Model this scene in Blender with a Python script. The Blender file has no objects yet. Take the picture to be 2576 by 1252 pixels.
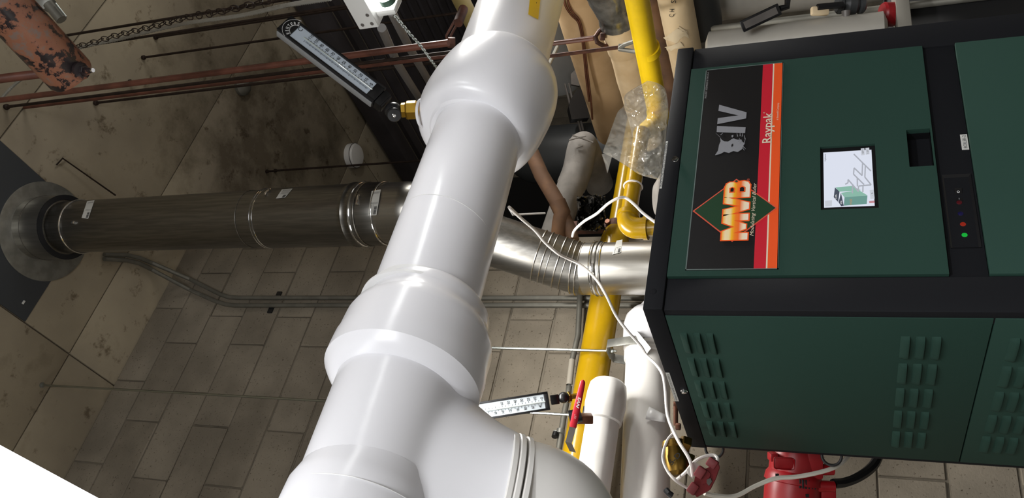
import bpy, bmesh, math, random
from mathutils import Vector, Matrix, Quaternion, noise
random.seed(7)
C = bpy.context.scene.collection
V = Vector
PI = math.pi
# ------------------------------------------------------------------ camera (phone held upright, picture stored on its side)
EYE = V((0, 0, 1.6))
FPX = 2045.0
RT = V((0.20423941, 0.30816823, -0.9291494)); DN = V((-0.80232895, 0.59649566, 0.02147536)); FW = V((0.56085161, 0.74109734, 0.36908022))
cam_d = bpy.data.cameras.new('camera'); cam = bpy.data.objects.new('camera', cam_d); C.objects.link(cam)
cam_d.sensor_fit = 'HORIZONTAL'; cam_d.sensor_width = 36.0; cam_d.lens = FPX / 2576 * 36.0
cam_d.clip_start = 0.05; cam_d.clip_end = 60
mw = Matrix((( RT.x, -DN.x, -FW.x, EYE.x), (RT.y, -DN.y, -FW.y, EYE.y), (RT.z, -DN.z, -FW.z, EYE.z), (0, 0, 0, 1)))
cam.matrix_world = mw
bpy.context.scene.camera = cam
# ------------------------------------------------------------------ world and exposure
S = bpy.context.scene
S.view_settings.view_transform = 'Standard'; S.view_settings.look = 'None'
S.view_settings.gamma = 1.0; S.view_settings.use_curve_mapping = False
S.view_settings.exposure = EXPOSURE = 0.0
w = bpy.data.worlds.new('world'); S.world = w; w.use_nodes = True
w.node_tree.nodes['Background'].inputs[0].default_value = (0.9, 0.95, 1.0, 1)
w.node_tree.nodes['Background'].inputs[1].default_value = 0.02
LAMP_STRENGTH = 23.0          # fluorescent tubes
def room_light(name, loc, power, tilt=(0, 0, 0), size=(1.2, 0.25), col=(1.0, 0.975, 0.93)):
    L = bpy.data.lights.new(name, 'AREA'); L.shape = 'RECTANGLE'; L.size, L.size_y = size; L.energy = power; L.color = col
    o = bpy.data.objects.new(name, L); o.location = loc; o.rotation_euler = tilt; C.objects.link(o)
# added fill lights, unseen, standing in for the room's other lamps; no fixtures
UP = (PI, 0, 0)
def aim(p, q): return (V(q) - V(p)).to_track_quat('-Z', 'Y').to_euler()
room_light('fill_behind_camera', (-0.4, -1.0, 3.0), 94, col=(0.98, 0.985, 1.0))
room_light('fill_far_behind_camera', (-1.0, -2.2, 2.5), 52, aim((-1.0, -2.2, 2.5), (0.9, 1.3, 2.0)), (1.6, 0.8), (0.98, 0.985, 1.0))  # added soft front fill, aimed at the boiler
room_light('fill_left_of_camera', (-2.2, 1.4, 2.5), 14, aim((-2.2, 1.4, 2.5), (1.0, 2.2, 2.2)), (1.0, 0.5))  # added fill aimed at the pipes beside the boiler
room_light('fill_right_aisle', (3.3, 1.2, 3.1), 110)
room_light('hidden_light_over_boiler', (1.05, 1.72, 2.8), 18, (0.45, 0, 0), (0.7, 0.06))  # added light hidden behind the big white pipe
# added upward fill to brighten the ceiling; no tubes hang here
room_light('fill_up_behind_camera', (0.5, -1.0, 3.05), 8, UP)
room_light('fill_up_right_aisle', (3.4, 0.3, 3.15), 16, UP)
# ------------------------------------------------------------------ geometry of the view: a pixel of the photograph to a point of the room
def ray(px, py):
    return (FW * FPX + RT * (px - 1288.0) + DN * (py - 626.0)) / FPX
def at(px, py, d): return EYE + ray(px, py) * d
def onX(px, py, X): r = ray(px, py); return EYE + r * (X / r.x)
def onY(px, py, Y): r = ray(px, py); return EYE + r * (Y / r.y)
def onZ(px, py, Z): r = ray(px, py); return EYE + r * ((Z - 1.6) / r.z)
def dep(D, px): return D * FPX / px
UX, UY, UZ = V((1, 0, 0)), V((0, 1, 0)), V((0, 0, 1))
# ------------------------------------------------------------------ materials
def lin(c):
    return tuple((x / 12.92 if x <= 0.04045 else ((x + 0.055) / 1.055) ** 2.4) for x in c)
def hexc(h): return lin(tuple(int(h[i:i + 2], 16) / 255 for i in (0, 2, 4)))
MATS = {}
def mat(name, col, rough=0.5, metal=0.0, var=0.0, vscale=8.0, bump=0.0, bscale=60.0, col2=None, spec=0.5, coat=0.0, emis=None, estr=0.0, lo=0.4, hi=0.62, detail=4.0, rvar=0.0, stretch=None, aniso=0.0):
    m = bpy.data.materials.new(name); m.use_nodes = True; nt = m.node_tree; b = nt.nodes['Principled BSDF']
    c = hexc(col) if isinstance(col, str) else col
    b.inputs['Base Color'].default_value = (*c, 1); b.inputs['Roughness'].default_value = rough; b.inputs['Metallic'].default_value = metal
    b.inputs['Specular IOR Level'].default_value = spec
    if coat: b.inputs['Coat Weight'].default_value = coat; b.inputs['Coat Roughness'].default_value = 0.12
    if aniso: b.inputs['Anisotropic'].default_value = aniso
    if emis:
        b.inputs['Emission Color'].default_value = (*(hexc(emis) if isinstance(emis, str) else emis), 1); b.inputs['Emission Strength'].default_value = estr
    geo = nt.nodes.new('ShaderNodeNewGeometry')
    vec = geo.outputs['Position']
    if stretch:
        mp = nt.nodes.new('ShaderNodeMapping'); mp.inputs['Scale'].default_value = stretch
        nt.links.new(vec, mp.inputs['Vector']); vec = mp.outputs[0]
    if var or col2:
        n = nt.nodes.new('ShaderNodeTexNoise'); n.inputs['Scale'].default_value = vscale; n.inputs['Detail'].default_value = detail
        nt.links.new(vec, n.inputs['Vector'])
        r = nt.nodes.new('ShaderNodeValToRGB'); r.color_ramp.elements[0].position = lo; r.color_ramp.elements[1].position = hi
        c2 = hexc(col2) if col2 else tuple(x * (1 - var) for x in c)
        r.color_ramp.elements[0].color = (*c2, 1); r.color_ramp.elements[1].color = (*c, 1)
        nt.links.new(n.outputs['Fac'], r.inputs['Fac']); nt.links.new(r.outputs['Color'], b.inputs['Base Color'])
        if rvar:
            mr = nt.nodes.new('ShaderNodeMapRange'); mr.inputs['To Min'].default_value = rough + rvar; mr.inputs['To Max'].default_value = rough
            nt.links.new(n.outputs['Fac'], mr.inputs['Value']); nt.links.new(mr.outputs[0], b.inputs['Roughness'])
    if bump:
        n2 = nt.nodes.new('ShaderNodeTexNoise'); n2.inputs['Scale'].default_value = bscale; n2.inputs['Detail'].default_value = 5
        nt.links.new(vec, n2.inputs['Vector'])
        bp = nt.nodes.new('ShaderNodeBump'); bp.inputs['Strength'].default_value = bump; bp.inputs['Distance'].default_value = 0.004
        nt.links.new(n2.outputs['Fac'], bp.inputs['Height']); nt.links.new(bp.outputs[0], b.inputs['Normal'])
    MATS[name] = m
    return m
M_pvc = mat('white_pvc', 'ededf1', 0.24, spec=0.4, bump=0.02, bscale=9)
M_pvc3 = mat('shaded_white_jacket', 'a5a198', 0.4, var=0.15, vscale=6)  # white jacket darkened in its colour to stand for shade
M_tape = mat('white_tape', 'e4e4e4', 0.35, bump=0.05, bscale=30)
M_pvc2 = mat('white_jacket', 'eceae6', 0.3, bump=0.06, bscale=14)
M_canvas_g = mat('grey_canvas', '8b8680', 0.8, var=0.25, vscale=14, bump=0.3, bscale=30)
M_green = mat('green_powder_coat', '273f37', 0.6, spec=0.12, bump=0.12, bscale=900)
M_black = mat('black_powder_coat', '17181b', 0.6, spec=0.12, bump=0.12, bscale=900)
M_blackp = mat('black_plastic', '121214', 0.35)
M_blacks = mat('black_satin', '1e1f22', 0.3)
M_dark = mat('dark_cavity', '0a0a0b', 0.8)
M_steel = mat('stainless_steel', 'b4b1aa', 0.27, 1.0, var=0.15, vscale=6, stretch=(18, 18, 1.2), rvar=0.12)
M_steel_d = mat('stainless_steel_dull', '8a8883', 0.3, 1.0, var=0.25, vscale=6, stretch=(18, 18, 1.2), rvar=0.12)
M_chrome = mat('polished_metal', 'e2e2e2', 0.12, 1.0)
M_galv = mat('galvanised_steel', '9a9a94', 0.42, 0.7, var=0.25, vscale=22)
M_galv_d = mat('galvanised_conduit', '7f7d74', 0.6, 0.55, var=0.2, vscale=18)
M_zinc = mat('zinc_rod', 'b9bfba', 0.3, 1.0)
M_brass = mat('brass', 'd9b04a', 0.25, 1.0, var=0.15, vscale=40)
M_brass_o = mat('aged_brass', '8a6d34', 0.38, 1.0, var=0.4, vscale=30)
M_copper = mat('copper_brown', '7a5240', 0.45, 0.7, var=0.3, vscale=30)
M_yel = mat('yellow_gloss_paint', 'b08b0a', 0.25, var=0.15, vscale=7, bump=0.12, bscale=45)
M_yel2 = mat('yellow_satin_paint', 'f2cb12', 0.4, var=0.15, vscale=7, bump=0.06, bscale=45)
M_tan = mat('tan_canvas_jacket', 'd2b288', 0.75, col2='b08e64', vscale=5, bump=0.25, bscale=18, lo=0.35, hi=0.6)
M_tanl = mat('pale_canvas_jacket', 'd4be9a', 0.75, col2='b79b74', vscale=6, bump=0.3, bscale=22, lo=0.3, hi=0.55)
M_tand = mat('brown_canvas_jacket', '6b4d35', 0.7, col2='4b3526', vscale=9, bump=0.35, bscale=16)
M_brown = mat('brown_jacket', '8a6444', 0.75, col2='5f4430', vscale=7, bump=0.25, bscale=20)
M_foil = mat('clear_wrapped_foil', '8d8d89', 0.25, 0.6, var=0.5, vscale=16, bump=0.9, bscale=26)
M_rust = mat('rusty_steel', '5e392b', 0.65, 0.2, col2='3c251e', vscale=25, bump=0.2, bscale=90)
M_rustp = mat('red_oxide_paint', '6e4234', 0.5, var=0.4, vscale=14, bump=0.08, bscale=60)
M_rod = mat('dark_rusted_rod', '33261f', 0.6, 0.4, var=0.4, vscale=40)
M_red = mat('red_paint', '930f18', 0.4, var=0.2, vscale=14, bump=0.08, bscale=40)
M_redv = mat('red_vinyl_grip', 'b3192b', 0.35)
M_redd = mat('dull_red_cast_handle', '7c2328', 0.55, var=0.2, vscale=20)
M_grey = mat('grey_steel', '6f6a66', 0.5, 0.3, var=0.2, vscale=15)
M_lampw = mat('white_enamel', 'd8d8d4', 0.4)
M_braid = mat('braided_steel', '9c9a92', 0.45, 0.3)
M_gcond = mat('grey_conduit', '8b8989', 0.5, 0.2)
M_cord = mat('white_cord', 'd9d4d0', 0.45)
M_cordr = mat('white_round_cable', 'ddd8cc', 0.45)
M_rubber = mat('black_rubber', '0e0e0f', 0.5)
M_tank = mat('dark_grey_jacket', '3b3d3e', 0.45, var=0.15, vscale=5)
M_label = mat('paper_label', 'c9c9c4', 0.5)
M_ink = mat('black_ink', '1a1a1a', 0.6)
M_inkg = mat('grey_ink', '7c7c7c', 0.6)
M_white_i = mat('white_ink', 'd8d8d8', 0.5)
M_tube = mat('lit_tube', 'ffffff', 0.4, emis=(1.0, 1.0, 1.0), estr=LAMP_STRENGTH)
M_lens = mat('lit_lens', 'ffffff', 0.4, emis=(0.97, 0.98, 1.0), estr=4.5)
M_deck = mat('dark_steel_deck', '4d484b', 0.7, 0.0, var=0.3, vscale=3)
M_floor = mat('grey_floor', '6d6a66', 0.6, var=0.2, vscale=3)
M_wallp = mat('painted_wall', '8a867c', 0.8, var=0.2, vscale=2)
M_mortar = mat('mortar', '7d7567', 0.95, var=0.25, vscale=9, bump=0.5, bscale=120)
def block_material():
    m = bpy.data.materials.new('concrete_block'); m.use_nodes = True; nt = m.node_tree; b = nt.nodes['Principled BSDF']
    b.inputs['Roughness'].default_value = 0.92; b.inputs['Specular IOR Level'].default_value = 0.2
    g = nt.nodes.new('ShaderNodeNewGeometry'); P = g.outputs['Position']
    n = nt.nodes.new('ShaderNodeTexNoise'); n.inputs['Scale'].default_value = 5; n.inputs['Detail'].default_value = 6; nt.links.new(P, n.inputs['Vector'])
    r = nt.nodes.new('ShaderNodeValToRGB'); r.color_ramp.elements[0].position = 0.35; r.color_ramp.elements[1].position = 0.65
    r.color_ramp.elements[0].color = (*hexc('7c7467'), 1); r.color_ramp.elements[1].color = (*hexc('918879'), 1)
    nt.links.new(n.outputs['Fac'], r.inputs['Fac'])
    v = nt.nodes.new('ShaderNodeTexNoise'); v.inputs['Scale'].default_value = 120; v.inputs['Detail'].default_value = 3; v.inputs['Roughness'].default_value = 0.6; nt.links.new(P, v.inputs['Vector'])
    r2 = nt.nodes.new('ShaderNodeValToRGB'); r2.color_ramp.elements[0].position = 0.30; r2.color_ramp.elements[1].position = 0.37
    r2.color_ramp.elements[0].color = (0.42, 0.39, 0.36, 1); r2.color_ramp.elements[1].color = (1, 1, 1, 1)
    nt.links.new(v.outputs['Fac'], r2.inputs['Fac'])
    mx = nt.nodes.new('ShaderNodeMixRGB'); mx.blend_type = 'MULTIPLY'; mx.inputs[0].default_value = 1
    nt.links.new(r.outputs[0], mx.inputs[1]); nt.links.new(r2.outputs[0], mx.inputs[2]); nt.links.new(mx.outputs[0], b.inputs['Base Color'])
    bp = nt.nodes.new('ShaderNodeBump'); bp.inputs['Strength'].default_value = 0.5; bp.inputs['Distance'].default_value = 0.003
    nt.links.new(v.outputs['Fac'], bp.inputs['Height']); nt.links.new(bp.outputs[0], b.inputs['Normal'])
    return m
M_block = block_material()
def ceiling_material():
    m = bpy.data.materials.new('stained_concrete'); m.use_nodes = True; nt = m.node_tree; b = nt.nodes['Principled BSDF']
    b.inputs['Roughness'].default_value = 0.9; b.inputs['Specular IOR Level'].default_value = 0.2
    g = nt.nodes.new('ShaderNodeNewGeometry'); P = g.outputs['Position']
    def nz(s, d, lo, hi, c0, c1, off=0.0, rough=0.55):
        mp = nt.nodes.new('ShaderNodeMapping'); mp.inputs['Location'].default_value = (off, off * .7, 0); nt.links.new(P, mp.inputs[0])
        n = nt.nodes.new('ShaderNodeTexNoise'); n.inputs['Scale'].default_value = s; n.inputs['Detail'].default_value = d; n.inputs['Roughness'].default_value = rough; nt.links.new(mp.outputs[0], n.inputs['Vector'])
        r = nt.nodes.new('ShaderNodeValToRGB'); r.color_ramp.elements[0].position = lo; r.color_ramp.elements[1].position = hi
        r.color_ramp.elements[0].color = c0; r.color_ramp.elements[1].color = c1; nt.links.new(n.outputs['Fac'], r.inputs['Fac']); return r.outputs[0]
    base = nz(1.6, 6, 0.35, 0.65, (*hexc('8b8170'), 1), (*hexc('a59a84'), 1))
    # water stain spreading from about (3.0, 2.7)
    sub = nt.nodes.new('ShaderNodeVectorMath'); sub.operation = 'DISTANCE'; sub.inputs[1].default_value = (3.15, 2.75, 4.86); nt.links.new(P, sub.inputs[0])
    mr = nt.nodes.new('ShaderNodeMapRange'); mr.inputs['From Min'].default_value = 0.35; mr.inputs['From Max'].default_value = 1.15; mr.inputs['To Min'].default_value = 0.13; mr.inputs['To Max'].default_value = -0.12; nt.links.new(sub.outputs['Value'], mr.inputs[0])
    n = nt.nodes.new('ShaderNodeTexNoise'); n.inputs['Scale'].default_value = 3.2; n.inputs['Detail'].default_value = 9; n.inputs['Roughness'].default_value = 0.62; nt.links.new(P, n.inputs['Vector'])
    ad = nt.nodes.new('ShaderNodeMath'); ad.operation = 'ADD'; nt.links.new(n.outputs['Fac'], ad.inputs[0]); nt.links.new(mr.outputs[0], ad.inputs[1])
    r = nt.nodes.new('ShaderNodeValToRGB'); r.color_ramp.elements[0].position = 0.46; r.color_ramp.elements[1].position = 0.66
    r.color_ramp.elements[0].color = (1, 1, 1, 1); r.color_ramp.elements[1].color = (0.42, 0.40, 0.38, 1); nt.links.new(ad.outputs[0], r.inputs[0])
    mx = nt.nodes.new('ShaderNodeMixRGB'); mx.blend_type = 'MULTIPLY'; mx.inputs[0].default_value = 1; nt.links.new(base, mx.inputs[1]); nt.links.new(r.outputs[0], mx.inputs[2])
    speck = nz(9, 6, 0.33, 0.42, (0.5, 0.46, 0.42, 1), (1, 1, 1, 1), 3.1, 0.7)
    mx2 = nt.nodes.new('ShaderNodeMixRGB'); mx2.blend_type = 'MULTIPLY'; mx2.inputs[0].default_value = 1; nt.links.new(mx.outputs[0], mx2.inputs[1]); nt.links.new(speck, mx2.inputs[2])
    nt.links.new(mx2.outputs[0], b.inputs['Base Color'])
    bp = nt.nodes.new('ShaderNodeBump'); bp.inputs['Strength'].default_value = 0.35; bp.inputs['Distance'].default_value = 0.01
    nt.links.new(n.outputs['Fac'], bp.inputs['Height']); nt.links.new(bp.outputs[0], b.inputs['Normal'])
    return m
M_ceil = ceiling_material()
def peeling_material():
    m = mat('peeling_orange_paint', 'b06a48', 0.28, 0.0)
    nt = m.node_tree; b = nt.nodes['Principled BSDF']; g = nt.nodes.new('ShaderNodeNewGeometry')
    n = nt.nodes.new('ShaderNodeTexNoise'); n.inputs['Scale'].default_value = 20; n.inputs['Detail'].default_value = 9; n.inputs['Roughness'].default_value = 0.68
    nt.links.new(g.outputs['Position'], n.inputs['Vector'])
    r = nt.nodes.new('ShaderNodeValToRGB'); e = r.color_ramp.elements
    e[0].position = 0.455; e[0].color = (*hexc('2b2426'), 1); e[1].position = 0.485; e[1].color = (*hexc('96644e'), 1)
    x = e.new(0.56); x.color = (*hexc('9a6850'), 1); x = e.new(0.61); x.color = (*hexc('86736a'), 1)
    nt.links.new(n.outputs['Fac'], r.inputs[0]); nt.links.new(r.outputs[0], b.inputs['Base Color'])
    bp = nt.nodes.new('ShaderNodeBump'); bp.inputs['Strength'].default_value = 0.5; bp.inputs['Distance'].default_value = 0.003
    nt.links.new(r.outputs[0], bp.inputs['Height']); nt.links.new(bp.outputs[0], b.inputs['Normal'])
    return m
M_peel = peeling_material()
def plastic_material():
    m = bpy.data.materials.new('clear_polythene'); m.use_nodes = True; nt = m.node_tree
    for nn in list(nt.nodes):
        if nn.type != 'OUTPUT_MATERIAL': nt.nodes.remove(nn)
    out = nt.nodes['Material Output']
    t = nt.nodes.new('ShaderNodeBsdfTransparent'); t.inputs[0].default_value = (0.93, 0.92, 0.88, 1)
    d = nt.nodes.new('ShaderNodeBsdfTranslucent'); d.inputs[0].default_value = (0.75, 0.73, 0.66, 1)
    df = nt.nodes.new('ShaderNodeBsdfDiffuse'); df.inputs[0].default_value = (0.75, 0.73, 0.66, 1)
    ms = nt.nodes.new('ShaderNodeMixShader'); nt.links.new(d.outputs[0], ms.inputs[1]); nt.links.new(df.outputs[0], ms.inputs[2])
    gl = nt.nodes.new('ShaderNodeBsdfGlossy'); gl.inputs['Roughness'].default_value = 0.1
    m1 = nt.nodes.new('ShaderNodeMixShader'); m1.inputs[0].default_value = 0.36
    nt.links.new(t.outputs[0], m1.inputs[1]); nt.links.new(ms.outputs[0], m1.inputs[2])
    m2 = nt.nodes.new('ShaderNodeMixShader'); lw = nt.nodes.new('ShaderNodeLayerWeight'); lw.inputs[0].default_value = 0.5
    fr = nt.nodes.new('ShaderNodeMapRange'); fr.inputs['From Min'].default_value = 0.35; fr.inputs['To Min'].default_value = 0.06; fr.inputs['To Max'].default_value = 0.45
    nt.links.new(lw.outputs['Facing'], fr.inputs[0]); nt.links.new(fr.outputs[0], m2.inputs[0]); nt.links.new(m1.outputs[0], m2.inputs[1]); nt.links.new(gl.outputs[0], m2.inputs[2])
    nt.links.new(m2.outputs[0], out.inputs[0])
    return m
M_poly = plastic_material()
def flat(name, col, emis=0.0, rough=0.45):
    return mat(name, '050505' if emis else col, rough, emis=col if emis else None, estr=emis)
# ------------------------------------------------------------------ object helpers
ORG = {}
def put(o, world_origin, parent=None):
    C.objects.link(o); ORG[o.name] = V(world_origin)
    if parent is not None:
        o.parent = parent; o.location = V(world_origin) - ORG[parent.name]
    else: o.location = world_origin
    return o
def tag(o, label=None, cat=None, group=None, kind=None):
    if label: o['label'] = label
    if cat: o['category'] = cat
    if group: o['group'] = group
    if kind: o['kind'] = kind
    return o
def thing(name, loc, label, cat, group=None):
    o = bpy.data.objects.new(name, None); o.empty_display_size = 0.05
    put(o, V(loc)); return tag(o, label, cat, group)
def frame(n):
    n = V(n).normalized(); a = UZ if abs(n.z) < 0.9 else UX
    x = n.cross(a).normalized(); return x, n.cross(x).normalized(), n
class MB:
    def __init__(s): s.bm = bmesh.new()
    def face(s, pts):
        try: return s.bm.faces.new([s.bm.verts.new(p) for p in pts])
        except ValueError: return None
    def obox(s, c, ax, size, bev=0.0):
        c = V(c); x, y, z = [V(a).normalized() * (h / 2) for a, h in zip(ax, size)]
        vs = [s.bm.verts.new(c + x * i + y * j + z * k) for i in (-1, 1) for j in (-1, 1) for k in (-1, 1)]
        fs = []
        for q in ((0, 1, 3, 2), (4, 6, 7, 5), (0, 4, 5, 1), (2, 3, 7, 6), (0, 2, 6, 4), (1, 5, 7, 3)):
            fs.append(s.bm.faces.new([vs[i] for i in q]))
        if bev:
            es = list({e for f in fs for e in f.edges})
            bmesh.ops.bevel(s.bm, geom=es, offset=bev, segments=2, profile=0.5, affect='EDGES')
        return s
    def box(s, lo, hi, bev=0.0):
        lo, hi = V(lo), V(hi)
        return s.obox((lo + hi) / 2, (UX, UY, UZ), hi - lo, bev)
    def rings(s, rows, cap0=True, cap1=True, close=True):
        vr = [[s.bm.verts.new(p) for p in r] for r in rows]
        n = len(vr[0])
        for a, b in zip(vr, vr[1:]):
            for i in range(n if close else n - 1):
                j = (i + 1) % n
                s.bm.faces.new((a[i], a[j], b[j], b[i]))
        if cap0: s.bm.faces.new(list(reversed(vr[0])))
        if cap1: s.bm.faces.new(vr[-1])
        return s
    def lathe(s, p0, axis, prof, seg=32, cap0=True, cap1=True, xref=None):
        x, y, n = frame(axis); p0 = V(p0)
        if xref is not None:
            x = (V(xref) - n * n.dot(V(xref))).normalized(); y = n.cross(x)
        rows = []
        for t, r in prof:
            r = max(r, 1e-5)
            rows.append([p0 + n * t + (x * math.cos(2 * PI * i / seg) + y * math.sin(2 * PI * i / seg)) * r for i in range(seg)])
        return s.rings(rows, cap0, cap1)
    def tube(s, pts, r, seg=10, caps=True, smooth=0, closed=False):
        pts = [V(p) for p in pts]
        if smooth: pts = catmull(pts, smooth)
        rs = r if isinstance(r, (list, tuple)) else None
        n = len(pts); rows = []; x = None
        for i, p in enumerate(pts):
            if i == 0: t = pts[1] - p
            elif i == n - 1: t = p - pts[i - 1]
            else: t = (pts[i + 1] - p).normalized() + (p - pts[i - 1]).normalized()
            t.normalize()
            if x is None: x = frame(t)[0]
            x = (x - t * x.dot(t)).normalized(); y = t.cross(x)
            k = 1.0
            if 0 < i < n - 1:
                c = (pts[i + 1] - p).normalized().dot(t); k = 1 / max(c, 0.5)
            rr = (rs[min(int(i / max(n - 1, 1) * (len(rs) - 1) + .5), len(rs) - 1)] if rs else r)
            rows.append([p + (x * math.cos(2 * PI * j / seg) + y * math.sin(2 * PI * j / seg)) * rr for j in range(seg)])
        return s.rings(rows, caps, caps)
    def prism(s, pts, off):
        off = V(off); a = [s.bm.verts.new(V(p)) for p in pts]; b = [s.bm.verts.new(V(p) + off) for p in pts]
        s.bm.faces.new(list(reversed(a))); s.bm.faces.new(b)
        for i in range(len(a)):
            j = (i + 1) % len(a); s.bm.faces.new((a[i], a[j], b[j], b[i]))
        return s
    def sphere(s, c, r, ax=None, scale=(1, 1, 1), u=20, v=12):
        m = Matrix.Translation(V(c))
        if ax: m = m @ Matrix((ax[0], ax[1], ax[2])).transposed().to_4x4()
        m = m @ Matrix.Diagonal((*[r * k for k in scale], 1))
        bmesh.ops.create_uvsphere(s.bm, u_segments=u, v_segments=v, radius=1, matrix=m); return s
    def torus(s, c, axis, R, r, seg=36, sseg=12, a0=0.0, a1=2 * PI, xref=None):
        x, y, n = frame(axis); c = V(c)
        if xref is not None:
            x = (V(xref) - n * n.dot(V(xref))).normalized(); y = n.cross(x)
        full = abs(a1 - a0 - 2 * PI) < 1e-6; rows = []
        for i in range(seg + (0 if full else 1)):
            a = a0 + (a1 - a0) * i / seg; d = x * math.cos(a) + y * math.sin(a)
            rows.append([c + d * (R + r * math.cos(2 * PI * j / sseg)) + n * (r * math.sin(2 * PI * j / sseg)) for j in range(sseg)])
        if full: rows.append(rows[0]); 
        s.rings(rows, not full, not full)
        if full: bmesh.ops.remove_doubles(s.bm, verts=s.bm.verts, dist=1e-6)
        return s
    def mesh(s, name, mat_, origin=None, angle=32, flatshade=False):
        bm = s.bm
        bmesh.ops.recalc_face_normals(bm, faces=bm.faces)
        if origin is None:
            xs = [v.co for v in bm.verts]
            lo = V((min(p.x for p in xs), min(p.y for p in xs), min(p.z for p in xs))); hi = V((max(p.x for p in xs), max(p.y for p in xs), max(p.z for p in xs)))
            origin = (lo + hi) / 2
        bmesh.ops.translate(bm, verts=bm.verts, vec=-origin)
        if not flatshade:
            th = math.radians(angle)
            for f in bm.faces: f.smooth = True
            for e in bm.edges:
                if len(e.link_faces) == 2 and e.calc_face_angle(0) > th: e.smooth = False
        me = bpy.data.meshes.new(name); bm.to_mesh(me); bm.free()
        me.materials.append(mat_)
        return me, origin
    def build(s, name, mat_, parent=None, label=None, angle=32, kind=None, flatshade=False):
        me, o = s.mesh(name, mat_, None, angle, flatshade)
        ob = bpy.data.objects.new(name, me); put(ob, o, parent)
        if label: ob['label'] = label
        if kind: ob['kind'] = kind
        return ob
def catmull(pts, k):
    out = []
    P = [pts[0] * 2 - pts[1]] + pts + [pts[-1] * 2 - pts[-2]]
    for i in range(1, len(P) - 2):
        a, b, c, d = P[i - 1:i + 3]
        for j in range(k):
            t = j / k
            out.append(0.5 * ((2 * b) + (c - a) * t + (2 * a - 5 * b + 4 * c - d) * t * t + (3 * b - a - 3 * c + d) * t ** 3))
    out.append(pts[-1]); return out
def text(name, s, pos, xd, yd, size, m, parent, width=None, bold=0.0, shear=0.0, ext=0.0003, align='LEFT', valign='BOTTOM_BASELINE', space=1.0):
    """flat lettering: size = cap height in metres, width = fit the string to this length"""
    cu = bpy.data.curves.new(name, 'FONT'); cu.body = s; cu.size = 1.0; cu.offset = bold; cu.shear = shear; cu.resolution_u = 3
    cu.space_character = space; cu.extrude = 0.0
    ob = bpy.data.objects.new(name, cu); me = bpy.data.meshes.new_from_object(ob); bpy.data.objects.remove(ob); bpy.data.curves.remove(cu)
    me.name = name
    xs = [v.co.x for v in me.vertices]; x0, x1 = min(xs), max(xs)
    ky = size / 0.70; kx = ky if width is None else width / (x1 - x0)
    xd, yd = V(xd).normalized(), V(yd).normalized(); n = xd.cross(yd)
    off = {'LEFT': x0, 'CENTER': (x0 + x1) / 2, 'RIGHT': x1}[align]
    voff = 0.35 if valign == 'CENTER' else 0.0
    for v in me.vertices: v.co = xd * ((v.co.x - off) * kx) + yd * ((v.co.y - voff) * ky) + n * ext
    me.materials.clear(); me.materials.append(m)
    ob = bpy.data.objects.new(name, me); put(ob, V(pos), parent); return ob
def copy_part(src, parent, world_origin):
    o = src.copy(); return put(o, world_origin, parent)
def plate_with_holes(mb, u0, u1, v0, v1, holes, fn, thick_dir):
    """rectangular plate in (u,v) with rectangular holes, extruded by thick_dir; fn maps (u,v) to a point"""
    us = sorted({u0, u1, *[h[0] for h in holes], *[h[1] for h in holes]}); vs = sorted({v0, v1, *[h[2] for h in holes], *[h[3] for h in holes]})
    t = V(thick_dir); vert = {}
    def g(i, j, k):
        if (i, j, k) not in vert: vert[i, j, k] = mb.bm.verts.new(fn(us[i], vs[j]) + t * k)
        return vert[i, j, k]
    def solid(i, j):
        if not (0 <= i < len(us) - 1 and 0 <= j < len(vs) - 1): return False
        cu, cv = (us[i] + us[i + 1]) / 2, (vs[j] + vs[j + 1]) / 2
        return not any(h[0] < cu < h[1] and h[2] < cv < h[3] for h in holes)
    for i in range(len(us) - 1):
        for j in range(len(vs) - 1):
            if not solid(i, j): continue
            for k in (0, 1): mb.bm.faces.new([g(i, j, k), g(i + 1, j, k), g(i + 1, j + 1, k), g(i, j + 1, k)])
            if not solid(i - 1, j): mb.bm.faces.new([g(i, j, 0), g(i, j + 1, 0), g(i, j + 1, 1), g(i, j, 1)])
            if not solid(i + 1, j): mb.bm.faces.new([g(i + 1, j, 0), g(i + 1, j + 1, 0), g(i + 1, j + 1, 1), g(i + 1, j, 1)])
            if not solid(i, j - 1): mb.bm.faces.new([g(i, j, 0), g(i + 1, j, 0), g(i + 1, j, 1), g(i, j, 1)])
            if not solid(i, j + 1): mb.bm.faces.new([g(i, j + 1, 0), g(i + 1, j + 1, 0), g(i + 1, j + 1, 1), g(i, j + 1, 1)])
    return mb
def hexprof(c, axis, r, h, mb, n=6):
    return mb.lathe(V(c), axis, [(0, r * .93), (h * .12, r), (h * .88, r), (h, r * .93)], n)
# ================================================================== the room
H = 4.864; YW = 2.72; XE = 2.12          # ceiling height, block wall plane, right-hand end of the block wall
def struct(name, mb, m, parent=None):
    o = mb.build(name, m, parent); 
    if parent is None: o['kind'] = 'structure'
    return o
struct('floor', MB().box((-3.2, -3.2, -0.1), (8.2, 5.4, 0)), M_floor)
struct('wall_left', MB().box((-3.2, -3.2, 0), (-3.0, 5.4, H)), M_wallp)
struct('wall_front', MB().box((-3.0, -3.2, 0), (8.2, -3.0, H)), M_wallp)
struct('wall_right', MB().box((8.0, -3.0, 0), (8.2, 5.4, H)), M_wallp)
struct('wall_recess', MB().box((XE, 2.98, 0), (XE + .18, 5.2, H)), M_wallp)
wb = struct('wall_back', MB().box((-3.0, YW + .006, 0), (XE, YW + .26, H)), M_mortar)
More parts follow.
